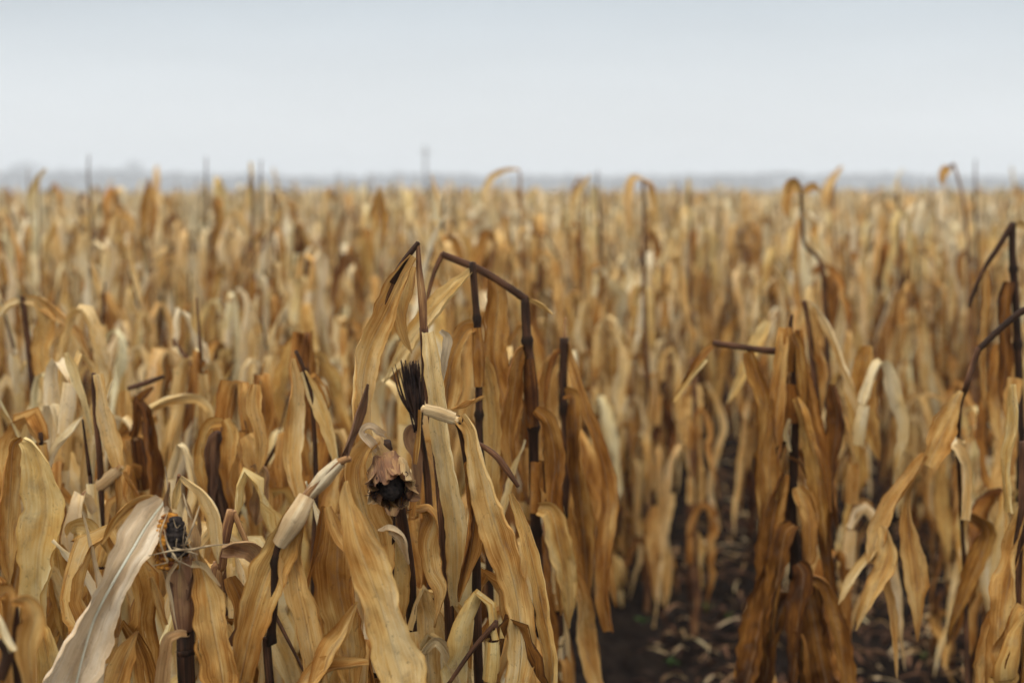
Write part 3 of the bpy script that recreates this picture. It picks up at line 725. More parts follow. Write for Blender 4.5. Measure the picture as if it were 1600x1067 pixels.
for i in range(12):
    x, y = rg.uniform(255, 318), rg.uniform(800, 870)
    tube(sk, h.P([(x, y, -.02), (x + rg.gauss(0, 9), y + rg.gauss(10, 8), -.03), (x + rg.gauss(0, 16), y + rg.gauss(22, 12), -.03)]), [.0005, .0007, .0004], 4)
sk.build('silk', M_PALESILK, eo, h.base)
h.leaf([(257, 783, .01), (232, 815, 0), (205, 862, -.02), (175, 915, -.03), (150, 965, -.03), (120, 1030, -.04), (92, 1100, -.04)], 90, .66, tw=(15, 5, 0, -5, 0, 5), prof=[.34, .72, .95, 1, 1, .95, .95, .95, .9], curl=.45, fold=.12, ruffle=.035, mat=M_PALE, label='broad bleached leaf with a raised white midrib')
P = h.P([(256, 785, .004), (231, 818, -.008), (203, 865, -.03), (172, 918, -.042), (147, 968, -.042), (128, 1030, -.052), (112, 1100, -.052)])
rb = MB(); tube(rb, P, [.0014, .0017, .0016, .0014], 8, 1.0, .4, n=50, flat=.5); rb.build('midrib', M_PALE, h.root, h.base)
h.leaf([(262, 784, .02), (225, 782, .02), (190, 805, .02), (160, 850, .02)], 24, .60, tw=(40, 10, 30), prof=[.2, .8, 1, .7, .2], curl=1)
h.leaf([(284, 744), (300, 756), (318, 772), (334, 805), (340, 850), (342, 880)], 32, .74, tw=(40, 20, 0, 20), prof=[.3, .6, 1, .9, .7, .1], curl=1.1)
h.leaf([(284, 744), (278, 765), (274, 795)], 16, .75, tw=(10, 20), prof=[.3, 1, .8], curl=1)
h.leaf([(308, 862, .01), (322, 910, 0), (332, 970, 0), (345, 1040, 0), (352, 1100, 0)], 68, .60, tw=(20, 0, 10, -10), prof=[.3, .7, .9, 1, 1, .9], curl=.6, fold=.25)
h.leaf([(238, 900, .02), (250, 940, .02), (262, 975, .02)], 22, .62, tw=(20, 40), prof=[.4, 1, .4])
h.leaf([(215, 985, -.01), (195, 1030, -.01), (172, 1100, -.01)], 46, .62, tw=(20, 0), prof=[.1, .8, 1, 1], curl=.9)
h.leaf([(292, 992, -.02), (276, 994, -.03), (262, 1012, -.03), (252, 1100, -.02)], 26, .55, tw=(40, 0, 20), prof=[.5, 1, 1, .9], mat=M_HUSK)
h.stem([(280, 742), (272, 790, .03)], [3, 4], .4)
h.filler(h.zat(1030), 6, zmax=h.zat(1010)); h.done()

# I2: small bent brown stem pair
h = Hero('short reddish brown stem snapped into a narrow upside down V', 1.85, 350)
h.stem([(362, 797), (356, 830), (345, 880), (338, 960)], [8, 10, 10, 9], .50, down=True)
h.stem([(364, 798), (378, 830), (400, 882)], [5, 4, 4], .62)
h.leaf([(345, 852, -.02), (375, 848, -.03), (400, 858, -.03), (415, 900, -.02), (405, 960, 0)], 40, .50, tw=(60, 30, 0, 30), prof=FULL, curl=1.1, mat=M_HUSK)
h.leaf([(360, 900, .02), (378, 950, .02), (372, 1010, .02), (366, 1090, 0)], 46, .45, tw=(10, -20, 20), prof=FULL, curl=1.1)
h.leaf([(395, 930, -.01), (388, 980, -.01), (372, 1030, -.01), (356, 1090, 0)], 42, .32, tw=(10, 50, 20), prof=FULL, curl=1.6, mat=M_HUSK)
h.filler(h.zat(960), 7, zmax=h.zat(925)); h.done()

# J: left plant with upright pale rolled leaf and a bent joint
h = Hero('plant with a pale rolled upright leaf ending in a bent pale joint', 2.3, 165)
h.stem([(146, 583), (150, 640), (155, 730), (160, 850), (164, 960)], [3.5, 5, 7, 8, 9], .22, down=True)
h.leaf([(153, 584), (160, 625), (172, 680), (185, 728)], 36, .74, tw=(0, 10, 0), prof=[.6, .8, 1, 1, .9], curl=1.2)
h.stem([(190, 728), (162, 752), (130, 776)], [5, 7, 6], .55)
h.sheath([(186, 734), (160, 755), (131, 776)], [8, 10, 6], .72)
h.leaf([(184, 742), (186, 780), (180, 830)], 14, .45, tw=(0, 10), prof=EVEN, curl=1.5)
h.leaf([(130, 778), (138, 800), (148, 840)], 10, .45, tw=(0, 10), prof=EVEN, curl=1.5)
h.leaf([(196, 736), (214, 770), (240, 810)], 14, .45, tw=(30, 10), prof=FULL, curl=1.5)
h.leaf([(105, 550, .1), (120, 590, .1), (138, 650, .1), (148, 700, .1)], 22, .68, tw=(20, 0), prof=FULL, curl=1.5)
h.filler(h.zat(800), 8, zmax=h.zat(740)); h.done()

# K: broad drooping leaf far left
h = Hero('plant with a broad hunched tan leaf draped like a hood near the corner', 2.15, 45)
h.stem([(40, 690, .03), (46, 800, .04), (50, 950, .04)], [6, 8, 9], .3, down=True)
h.leaf([(38, 686), (52, 700), (66, 740), (72, 800), (60, 870), (58, 950), (66, 1020)], 80, .66, tw=(30, 10, 0, 10, -10), prof=[.3, .7, .9, 1, .9, .8, .6, .3], curl=1.2, fold=.3)
h.leaf([(34, 684), (20, 700), (16, 760), (12, 840), (16, 920)], 50, .62, tw=(-20, 0, 20), prof=FULL, curl=1.3)
h.leaf([(108, 830, -.05), (120, 822, -.06), (138, 830, -.06), (146, 880, -.05), (140, 950, -.04)], 46, .62, tw=(50, 10, 20, 0), prof=FULL, curl=1.4)
h.leaf([(88, 850, .02), (96, 920, .02), (100, 1000, .02)], 44, .55, tw=(0, 20), prof=FULL, curl=1.1)
h.filler(h.zat(860), 7, zmax=h.zat(800)); h.done()

# L: corner plant closest to the viewer
h = Hero('blurred closest plant cut by the bottom corner with a sheath pointing down right', 1.38, 20)
h.leaf([(-30, 940), (0, 975), (22, 1015)], 34, .72, tw=(0, 10), prof=[.8, 1, .8], curl=2.0)
h.stem([(22, 935, .06), (24, 990, .06), (26, 1060, .06)], [7, 8, 10], .10, down=True)
h.leaf([(20, 935, .03), (44, 938, .03), (54, 965, .03), (45, 1010, .03), (52, 1090, .03)], 46, .60, tw=(40, 0, 20, 0), prof=[.4, .9, 1, .9, .8], curl=1.2)
h.leaf([(-5, 930, .05), (15, 928, .05), (10, 1000, .05), (8, 1090, .05)], 34, .45, tw=(20, 0), prof=EVEN, curl=1.2)
h.stem([(0, 1000), (12, 1022), (0, 1060)], [8, 9, 9], .15)
h.done()

# M: hanging dark ear
h = Hero('plant with a dark mouldy ear hanging straight down among tan leaves', 2.45, 345)
h.stem([(350, 660, .05), (355, 760, .06), (356, 900, .06)], [6, 8, 9], .3, down=True)
ea = MB(); P = h.P([(341, 674), (340, 700), (338, 760), (344, 815)])
tube(ea, P, [h.w(x) for x in (5, 14, 19, 17, 14, 6)], 16, .12, .4, n=24)
for i in range(7):
    a = i * .9; o = np.array([math.cos(a), math.sin(a), 0]) * h.w(20)
    blade(ea, [P[0] + o * .5, P[1] + o * 1.05, P[2] + o * 1.1, P[3] + o * rg.uniform(.6, 1.5)], h.w(26), wdir=np.cross(o, UP), prof=[.5, 1, 1, .7, .1], n=16, m=5, tone=rg.uniform(.02, .25), rng=rg, ruffle=.2, twist=(0, rg.uniform(-50, 50)), curl=.7)
ea.build('ear', M_HUSK, h.root, h.base)
h.leaf([(352, 655, -.03), (362, 680, -.03), (360, 740, -.03), (368, 800, -.03), (362, 850, -.03)], 34, .45, tw=(0, 40, 10), prof=FULL, curl=1.4)
h.leaf([(350, 660, -.02), (326, 668, -.02), (316, 720, -.02), (322, 790, -.02)], 30, .5, tw=(0, 40, 10), prof=FULL, curl=1.4)
h.leaf([(385, 680), (396, 700), (410, 760), (418, 830)], 50, .58, tw=(0, 20, 0), prof=FULL, curl=1.3)
h.leaf([(400, 735, -.05), (412, 740, -.06), (408, 780, -.05), (400, 820, -.05)], 50, .38, tw=(20, 0), prof=FULL, curl=1.5, mat=M_HUSK)
h.filler(h.zat(700), 8, zmax=h.zat(640)); h.done()

# N: centre left plant, inverted V of thin stem with pale strips
h = Hero('plant with a thin dark stem bent over two long pale narrow leaves', 2.35, 480)
h.stem([(462, 548), (476, 590), (490, 640), (494, 760), (490, 900)], [3, 3.5, 4, 7, 9], .15, down=True)
h.leaf([(458, 560), (463, 600), (462, 660), (458, 720), (466, 775)], 34, .66, tw=(0, 10, -10), prof=[.3, .8, 1, 1, .9, .7], curl=.9)
h.leaf([(474, 580), (492, 620), (508, 660), (522, 700), (526, 740)], 28, .70, tw=(20, 0, 20), prof=FULL, curl=.9)
h.leaf([(400, 600), (398, 640), (410, 690), (404, 740)], 34, .62, tw=(20, 0, 20), prof=FULL, curl=1)
h.filler(h.zat(640), 8, zmax=h.zat(610)); h.done()

# O: curled cluster left
h = Hero('plant with a leaf curling sideways over a short horizontal broken stick', 2.85, 225)
h.stem([(200, 607), (228, 598), (256, 588)], [3.5, 4.5, 3], .2)
h.stem([(232, 640), (226, 700), (228, 800), (230, 900)], [7, 8, 9, 10], .15, down=True)
h.leaf([(215, 655), (240, 632), (272, 622), (305, 622), (326, 640), (330, 670)], 24, .70, tw=(40, 20, 0, -20), prof=[.4, .8, 1, .9, .6, .1], curl=1.2)
h.leaf([(188, 680), (215, 664), (245, 650)], 46, .48, tw=(0, 30), prof=[.5, 1, .8, .4], curl=1.3)
h.leaf([(240, 605), (222, 625), (212, 642)], 22, .15, tw=(20, 50), prof=[.3, 1, .8], curl=1.3)
h.leaf([(198, 610), (196, 640), (202, 670)], 30, .72, tw=(20, 0), prof=FULL)
h.filler(h.zat(640), 9, zmax=h.zat(590)); h.done()

# P: bleached arched leaf left
h = Hero('plant with a bleached leaf arching down to the right above the hooded leaf', 3.05, 55)
h.stem([(36, 462), (44, 540), (50, 640), (52, 800)], [4, 5, 7, 9], .25, down=True)
h.leaf([(36, 464), (66, 470), (96, 492), (122, 520), (140, 560)], 30, .72, tw=(30, 40, 10, 30), prof=[.4, .9, 1, .9, .5, .1], curl=1.3)
h.leaf([(60, 470), (72, 500), (66, 560), (76, 640)], 34, .66, tw=(0, 20, -20), prof=FULL)
h.leaf([(30, 470), (14, 480), (-5, 500)], 18, .75, tw=(30, 20), prof=FULL)
h.filler(h.zat(480), 10, zmax=h.zat(460)); h.done()

# Q: right plant, isolated dark column of orange brown leaves by the bare strip
h = Hero('lone dark plant by the bare soil wrapped in hanging rust brown leaves', 2.75, 1248)
h.stem([(1238, 492), (1238, 520), (1241, 600), (1240, 700), (1238, 800), (1240, 900), (1246, 1010)], [2, 6, 7, 9, 10, 12, 14], .12, down=True, nodes=[.03, .13, .24, .36])
h.stem([(1239, 556), (1218, 550), (1180, 545), (1150, 541), (1114, 536)], [6, 6, 5, 5, 5], .22)
h.leaf([(1116, 537), (1096, 558), (1076, 588), (1058, 624)], 20, .46, tw=(20, 0, 30), prof=[.6, .7, 1, .6, .1], curl=1.4)
h.leaf([(1104, 562, -.02), (1080, 592, -.02), (1060, 618, -.02), (1053, 628, -.02)], 12, .8, tw=(20, 30), prof=[.6, 1, .9, .4], curl=1)
h.leaf([(1172, 548), (1182, 580), (1196, 620), (1200, 680), (1192, 760), (1196, 850)], 40, .36, tw=(30, 10, -10, 10), prof=FULL, curl=1.0)
h.leaf([(1226, 512, -.01), (1222, 560, -.02), (1214, 640, -.02), (1202, 720, -.02), (1206, 800, -.01), (1190, 880, 0)], 40, .46, tw=(10, 0, -10, 20), prof=[.5, .7, .9, 1, 1, .8, .5], curl=1.0)
h.leaf([(1248, 515, .01), (1252, 580, .01), (1268, 660, 0), (1290, 730, 0), (1298, 800, 0)], 44, .40, tw=(0, 20, 0), prof=[.4, .7, 1, .9, .5, .1], curl=1.0)
h.leaf([(1245, 760, -.02), (1262, 800, -.02), (1266, 860, -.02), (1258, 890, -.02)], 42, .42, tw=(0, 10), prof=FULL, curl=1.0)
h.leaf([(1226, 740, -.02), (1210, 800, -.02), (1202, 860, -.02), (1196, 960, -.02), (1172, 1070, -.02)], 44, .34, tw=(0, 10, 30, 0), prof=FULL, curl=1.2)
h.leaf([(1215, 860, -.03), (1196, 930, -.03), (1180, 1010, -.03), (1160, 1100, -.03)], 60, .30, tw=(10, 30, 0), prof=[.2, .7, 1, 1, .8], curl=1.1)
h.leaf([(1264, 895, -.02), (1288, 910, -.03), (1304, 960, -.03), (1316, 1020, -.03), (1325, 1100, -.03)], 46, .44, tw=(50, 20, 10, 0), prof=[.3, .9, 1, 1, .9], curl=1.0)
h.leaf([(1260, 900, -.01), (1270, 960, -.02), (1286, 1040, -.02), (1300, 1110, -.02)], 84, .28, tw=(10, 0, 10), prof=[.3, .8, 1, 1, 1], curl=1.0)
h.leaf([(1236, 985, -.04), (1250, 1000, -.05), (1262, 1050, -.05), (1268, 1110, -.05)], 36, .36, tw=(10, 40), prof=FULL, curl=1.3)
h.leaf([(1228, 690, -.03), (1220, 704, -.03), (1218, 716, -.03)], 16, .05, tw=(20,), prof=[.4, 1, .6])
h.leaf([(1234, 654, -.03), (1230, 680, -.03), (1236, 705, -.03)], 12, .8, tw=(30,), prof=[.4, 1, .4])
h.leaf([(1232, 712, -.03), (1250, 722, -.03), (1262, 750, -.02)], 7, .4, tw=(30,), prof=[.8, 1, .2])
h.leaf([(1300, 600, .2), (1308, 660, .2), (1300, 740, .2), (1310, 830, .2)], 40, .3, tw=(0, 30), prof=FULL, curl=1.2)
h.leaf([(1244, 620, -.03), (1260, 650, -.03), (1276, 720, -.03), (1284, 790, -.03), (1290, 860, -.03)], 40, .33, tw=(10, 30, 0), prof=FULL, curl=1.3)
h.leaf([(1232, 610, .02), (1218, 640, .03), (1206, 720, .03), (1196, 790, .03), (1186, 850, .03)], 44, .52, tw=(10, -20, 0), prof=FULL, curl=1.2)
h.leaf([(1240, 820, -.04), (1226, 840, -.05), (1218, 900, -.05), (1206, 980, -.05), (1196, 1070, -.05)], 44, .28, tw=(10, 40, 0), prof=FULL, curl=1.3)
h.leaf([(1246, 880, -.05), (1256, 900, -.06), (1250, 960, -.06), (1244, 1030, -.06), (1236, 1100, -.06)], 46, .22, tw=(0, 40, 0), prof=FULL, curl=1.4)
h.leaf([(1250, 700, .04), (1276, 730, .05), (1290, 800, .05), (1296, 880, .05), (1302, 960, .05)], 46, .26, tw=(0, 20, 0), prof=FULL, curl=1.3)
h.leaf([(1240, 930, -.02), (1222, 950, -.02), (1206, 1010, -.02), (1190, 1100, -.02)], 50, .30, tw=(0, 20, 0), prof=[.4, 1, 1, .9, .8], curl=1.3)
h.sheath([(1228, 512, -.01), (1231, 545, -.01), (1230, 580, -.01)], [8, 11, 9], .38, M_LEAF)
h.sheath([(1238, 600, -.006), (1240, 660, -.006)], [9, 12], .28, M_LEAF)
h.leaf([(1240, 520, -.02), (1250, 545, -.02), (1256, 600, -.02), (1262, 680, -.02)], 24, .42, tw=(0, 30), prof=FULL, curl=1.2)
h.filler(h.zat(1000), 5, zmax=h.zat(940)); h.done()

# Q2: leaves left of it over the strip
h = Hero('plant at the strip edge with a thin S curled leaf over dark soil', 5.0, 1080)
h.stem([(1080, 560), (1086, 650), (1084, 760), (1082, 860)], [4, 6, 8, 9], .4, down=True)
h.leaf([(1104, 596), (1120, 625), (1132, 665), (1122, 710), (1112, 760), (1122, 830)], 18, .74, tw=(30, 0, 30, 0), prof=[.3, .6, 1, .9, .7, .5], curl=1.0)
h.leaf([(1088, 600), (1082, 640), (1086, 700), (1092, 760), (1086, 810)], 40, .62, tw=(0, 10, -10), prof=FULL, curl=.8)
h.leaf([(1050, 770), (1040, 830), (1046, 880), (1040, 950)], 26, .70, tw=(0, 40, 10), prof=FULL, curl=.8)
h.leaf([(1084, 830), (1090, 870), (1098, 920)], 30, .5, tw=(0, 40), prof=FULL, curl=.8)
h.leaf([(1024, 790), (1018, 840), (1022, 890), (1026, 945)], 22, .62, tw=(0, 20), prof=FULL, curl=.8)
h.filler(h.zat(640), 4, zmax=h.zat(600)); h.done()

h = Hero('plant behind the strip with a torn pale leaf draped over its bend', 3.1, 1300)
h.stem([(1256, 470), (1262, 500), (1275, 600), (1290, 760), (1300, 860)], [4, 5, 7, 9, 9], .25, down=True)
h.leaf([(1262, 468), (1288, 500), (1310, 545), (1330, 600), (1345, 650), (1350, 700)], 24, .86, tw=(20, 30, 60), prof=[.4, 1, .9, .8, .5, .1], curl=1.4)
h.leaf([(1268, 480), (1276, 540), (1290, 580), (1284, 640), (1276, 690)], 28, .80, tw=(0, 30, 50), prof=FULL, curl=1.4)
h.leaf([(1200, 502, .3), (1180, 540, .3), (1158, 590, .3), (1136, 632, .3)], 26, .66, tw=(10, 0), prof=FULL)
h.leaf([(1355, 540, .1), (1352, 600, .1), (1362, 660, .1), (1374, 720, .1)], 46, .62, tw=(0, 10), prof=FULL)
h.filler(h.zat(520), 9, zmax=h.zat(500), dark=.1); h.done()

# R: right edge group
h = Hero('plant at right with a slim black stem snapped sharply over to the left', 3.0, 1590)
h.stem([(1582, 348), (1583, 400), (1587, 480), (1592, 600), (1596, 800), (1598, 950)], [5, 6, 6.5, 8, 9, 10], .08, down=True, nodes=[.06, .16, .28])
h.stem([(1582, 350), (1560, 385), (1540, 420), (1522, 455), (1514, 480)], [5, 4.5, 3.5, 3.5, 2.5], .14)
h.leaf([(1584, 350), (1600, 352), (1625, 370)], 14, .75, tw=(30, 0), prof=FULL)
h.leaf([(1540, 422), (1540, 480), (1536, 560), (1538, 640)], 20, .45, tw=(0, 10), prof=FULL, curl=1.3)
h.leaf([(1576, 440), (1570, 490), (1572, 560), (1566, 640)], 34, .30, tw=(0, 10), prof=FULL, curl=1.3)
h.leaf([(1586, 590, -.1), (1580, 640, -.1), (1584, 690, -.1), (1578, 740, -.1)], 30, .66, tw=(0, 20), prof=EVEN, curl=1.3)
h.filler(h.zat(560), 9, zmax=h.zat(530), dark=.1); h.done()

h = Hero('right edge plant holding out a dark bent stick and a pale broad leaf', 2.55, 1520)
h.stem([(1640, 478), (1602, 484), (1565, 512), (1530, 545)], [5, 5.5, 5, 5], .10)
h.stem([(1530, 543), (1520, 570), (1508, 605), (1500, 640, .1), (1500, 720, .2), (1505, 820, .3), (1510, 950, .3)], [5, 4.5, 4, 3.5, 4, 5, 6], .25, down=True)
h.leaf([(1504, 612), (1490, 640), (1472, 680), (1450, 728)], 44, .66, tw=(10, 0), prof=[.3, .8, 1, 1, .8], curl=1.0, fold=.3)
h.leaf([(1448, 712), (1425, 745), (1392, 790), (1370, 840), (1362, 880)], 40, .64, tw=(30, 10, 0), prof=[.4, .8, 1, .9, .5], curl=1.2, fold=.3)
h.leaf([(1444, 722), (1430, 748), (1418, 790), (1424, 850), (1432, 910), (1434, 1002)], 42, .60, tw=(40, 20, 0, 5, 0), prof=[.12, .12, .30, .78, 1, .95, .5, .04], curl=.7, fold=.25)
h.leaf([(1500, 690, .14), (1494, 694, .04), (1502, 706), (1512, 740), (1508, 812)], 20, .76, tw=(40, 10, 0), prof=EVEN, curl=.8)
h.leaf([(1378, 822, -.01), (1388, 868, -.02), (1372, 910, -.02), (1350, 955, -.02), (1338, 985, -.02)], 34, .60, tw=(0, 30), prof=FULL, curl=.9)
h.leaf([(1372, 850, 0), (1345, 885, 0), (1325, 915, 0), (1310, 945, 0)], 20, .68, tw=(10, 30), prof=FULL, curl=.9)
h.leaf([(1366, 868, 0), (1382, 900, 0), (1394, 940, 0), (1400, 990, 0), (1402, 1060, 0)], 18, .5, tw=(10, 30), prof=FULL, curl=.9)
h.leaf([(1506, 800, .28), (1545, 830, .3), (1520, 900, .3), (1500, 950, .3), (1480, 1010, .3)], 40, .36, tw=(10, 30), prof=FULL, curl=1.2)
h.done()

h = Hero('right edge plant with twisted tan leaves cut off by the picture border', 2.3, 1585)
h.stem([(1600, 690), (1596, 800), (1590, 920)], [7, 8, 9], .2, down=True)
h.leaf([(1600, 790), (1590, 850), (1576, 910), (1570, 950), (1568, 1010), (1560, 1100)], 50, .52, tw=(20, 60, 0, 50, 10), prof=[.4, .8, 1, .9, 1, .9], curl=1.1)
h.leaf([(1612, 840), (1604, 900), (1612, 960), (1606, 1100)], 52, .54, tw=(0, 20), prof=FULL, curl=1.1)
h.leaf([(1570, 940, .05), (1552, 990, .05), (1540, 1050, .05), (1538, 1100, .05)], 46, .42, tw=(0, 30), prof=FULL, curl=1.1)
h.leaf([(1582, 600, .1), (1584, 660, .1), (1574, 720, .1), (1580, 800, .1)], 26, .66, tw=(0, 30), prof=EVEN, curl=1.4)
h.filler(h.zat(900), 6, zmax=h.zat(850)); h.done()

h = Hero('tall slim plant at right nodding a small yellow leaf above the horizon', 6.0, 1520, 'taller corn plants breaking the skyline')
h.stem([(1490, 256), (1500, 300), (1510, 370), (1514, 440), (1518, 560)], [2, 2.5, 3, 3, 4], .45, down=True)
h.stem([(1490, 256), (1480, 268)], [2.5, 2.5], .3)
h.leaf([(1484, 262), (1474, 272), (1472, 290)], 16, .55, tw=(20, 0), prof=FULL)
h.filler(h.zat(420), 9, zmax=h.zat(400)); h.done()

h = Hero('plant with rusty brown leaf at its top and kinked dark stem below', 4.6, 1285, 'taller corn plants breaking the skyline')
h.stem([(1252, 300), (1256, 360), (1262, 385), (1284, 412), (1290, 480), (1294, 600)], [2.5, 3, 4, 5, 5.5, 6], .25, down=True)
h.leaf([(1252, 300), (1238, 288), (1230, 312), (1234, 345)], 20, .56, tw=(0, 20), prof=FULL)
h.leaf([(1252, 300), (1240, 282), (1230, 300)], 12, .55, tw=(0, 20), prof=FULL)
h.leaf([(1256, 300), (1270, 290), (1282, 300)], 14, .48, tw=(0, 20), prof=FULL)
h.leaf([(1294, 430), (1304, 460), (1302, 520)], 24, .36, tw=(0, 20), prof=FULL)
h.filler(h.zat(430), 9, zmax=h.zat(400)); h.done()

# thin tips and yellow leaves that stand above the skyline
SKY = 'taller corn plants breaking the skyline'
for lab, px, py, d, kind in (
        ('plant whose bare dark tip is the tallest of those on the left skyline', 139, 242, 7.5, 'tip'),
        ('plant with a yellow leaf slanting up right over the left skyline', 66, 266, 6.0, 'slant'),
        ('plant with a short blunt brown top near the left skyline tree', 232, 280, 6.0, 'blunt'),
        ('plant with a thin grey bare tip alone on the skyline', 322, 246, 9.0, 'tip'),
        ('plant with an upright yellow stub beside a dark bare tip', 392, 254, 7.0, 'stub'),
        ('plant with a dark leaning bare tip beside the yellow stub', 408, 250, 7.5, 'tip'),
        ('plant with a pale arched leaf curving left over the central skyline', 812, 266, 6.0, 'arch'),
        ('plant with a small dark hooked leaf over the central skyline', 916, 276, 6.5, 'slant'),
        ('plant with a faint dark bare tip right of the hooked leaf', 934, 266, 8.0, 'tip'),
        ('plant with two folded yellow leaves making a flat topped arch', 1004, 280, 5.5, 'fold'),
        ('plant with a small faint yellow tuft on the skyline', 1076, 280, 8.0, 'stub'),
        ('plant with a pale thin tip and hooked leaf right of centre', 1310, 262, 7.5, 'slant'),
        ('plant with a faint bare tip at the right skyline', 1524, 250, 8.5, 'tip'),
        ('plant with a bleached tip near the right skyline end', 1402, 282, 7.0, 'stub'),
        ('plant with a dark brown peak shaped leaf left of the central skyline', 592, 290, 4.8, 'peak')):
    h = Hero(lab, d, px + 6, SKY)
    if kind == 'tip': h.stem([(px, py), (px + 1, py + 30), (px + 3, py + 90), (px + 5, py + 200)], [.9, 2.0, 2.5, 2.8], .24, down=True)
    elif kind == 'slant':
        h.stem([(px - 6, py + 14), (px - 8, py + 60), (px - 4, py + 160)], [1.4, 1.9, 2.5], .5, down=True)
        h.leaf([(px + 6, py - 2), (px - 6, py + 14), (px - 18, py + 36), (px - 22, py + 66)], 14, .78, tw=(20, 0), prof=[.3, .9, 1, .5])
    elif kind == 'blunt' or kind == 'peak':
        h.stem([(px, py), (px + 2, py + 60), (px + 4, py + 160)], [1.5, 2, 2.4], .6, down=True)
        h.leaf([(px, py), (px + 3, py + 24), (px + 8, py + 60), (px + 4, py + 100)], 17, .5 if kind == 'peak' else .62, tw=(0, 20), prof=[.2, .7, 1, .8, .3])
        h.leaf([(px, py + 4), (px - 6, py + 40), (px - 8, py + 90)], 14, .5, tw=(0, 20), prof=[.2, .7, 1, .8, .3])
    elif kind == 'stub':
        h.stem([(px, py + 20), (px + 2, py + 70), (px + 4, py + 160)], [2.5, 3, 4], .35, down=True)
        h.leaf([(px, py), (px + 1, py + 24), (px - 2, py + 50), (px + 2, py + 84)], 13, .76, tw=(0, 20), prof=[.5, .8, 1, .8, .3], curl=1.3)
    elif kind == 'arch':
        h.stem([(px, py), (px + 1, py + 30), (px + 2, py + 80), (px + 6, py + 180)], [1.5, 2, 2.4, 3], .5, down=True)
        h.leaf([(px, py), (px - 20, py + 2), (px - 42, py + 12), (px - 54, py + 36), (px - 54, py + 60)], 12, .8, tw=(50, 30, 10), prof=[.3, .8, 1, .9, .3])
    elif kind == 'fold':
        h.stem([(px, py), (px + 4, py + 60), (px + 6, py + 180)], [2.5, 3, 4], .35, down=True)
        h.leaf([(px, py), (px - 16, py + 2), (px - 22, py + 30), (px - 22, py + 80)], 17, .76, tw=(30, 0), prof=[.4, .9, 1, .9, .3])
        h.leaf([(px, py), (px + 14, py + 8), (px + 18, py + 26), (px + 20, py + 60)], 14, .6, tw=(30, 0), prof=[.4, .9, 1, .9, .3])
    h.filler(min(h.zat(py + 60), 1.5), 9); h.done()

N_HERO = len([o for o in C.objects if o.name.startswith('corn_plant')])

# ------------------------------------------------------------------ rows of corn
VX = 0.171                                   # the rows run away slightly to the right
rng = random.Random(20)
margin = []
spots = []                                   # (distance, x, y)
for k in range(-26, 40):
    x0 = 0.15 + k * 0.70 if k >= 0 else -0.5 + (k + 1) * 0.70
    y = 1.2 + rng.random() * .2
    while y < 60:
        y += rng.uniform(.15, .27) 
        x = x0 + VX * y + rng.gauss(0, .045)
        if abs(x) > .372 * y + .25:
            if abs(x) < .44 * y + 1.3: margin.append((x, y))    # just outside the view, part of the unbroken crop
            continue
        spots.append((math.hypot(x, y), x, y, k))
spots.sort()

def top_limit(x, y):
    """Plants close by must not stand taller than the photo shows them."""
    return None

# hand-placed ordinary plants between the described ones: (px, top row, d)
near_list = [
    (20, 560, 2.6, 'small'), (100, 640, 2.5, ''), (75, 820, 1.85, ''), (130, 860, 1.8, ''), (210, 720, 2.3, ''), (235, 870, 1.95, ''), (270, 640, 2.7, ''), (315, 620, 2.9, ''),
    (330, 900, 2.0, ''), (400, 790, 2.1, ''), (430, 640, 2.6, ''), (515, 620, 2.7, ''), (540, 560, 3.0, ''), (455, 900, 1.95, ''), (590, 900, 2.05, ''), (690, 930, 1.95, ''),
    (620, 560, 2.8, ''), (700, 560, 2.9, ''), (780, 590, 3.0, ''), (800, 860, 2.25, ''), (845, 700, 2.7, ''), (150, 960, 2.05, ''), (770, 900, 2.1, ''), (560, 720, 2.35, ''), (380, 560, 3.0, ''),
    (1500, 600, 4.7, ''), (1590, 560, 3.5, ''), (1600, 780, 3.0, ''), (1560, 640, 4.2, ''), (1530, 560, 5.0, ''), (1450, 560, 6.0, ''), (1340, 520, 5.6, '')]
protoN, protoM = [], []
prng = random.Random(77)
for i in range(14):
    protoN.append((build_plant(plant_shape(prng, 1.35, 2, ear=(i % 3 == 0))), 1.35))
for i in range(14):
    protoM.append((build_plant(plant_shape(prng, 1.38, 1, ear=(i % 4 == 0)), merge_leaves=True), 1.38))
used = set()
def place(protos, x, y, H, label, group):
    i = rng.randrange(len(protos))
    root, h0 = protos[i]
    o = copy_tree(root) if (id(root) in used) else root
    used.add(id(root))
    s = H / h0
    o.location = (x, y, 0); o.rotation_euler = (rng.gauss(0, .03), rng.gauss(0, .03), rng.random() * 6.283)
    wsc = s * rng.uniform(.9, 1.12)
    o.scale = (wsc, wsc, s)
    tag(o, label, 'corn plant', group)
    return o

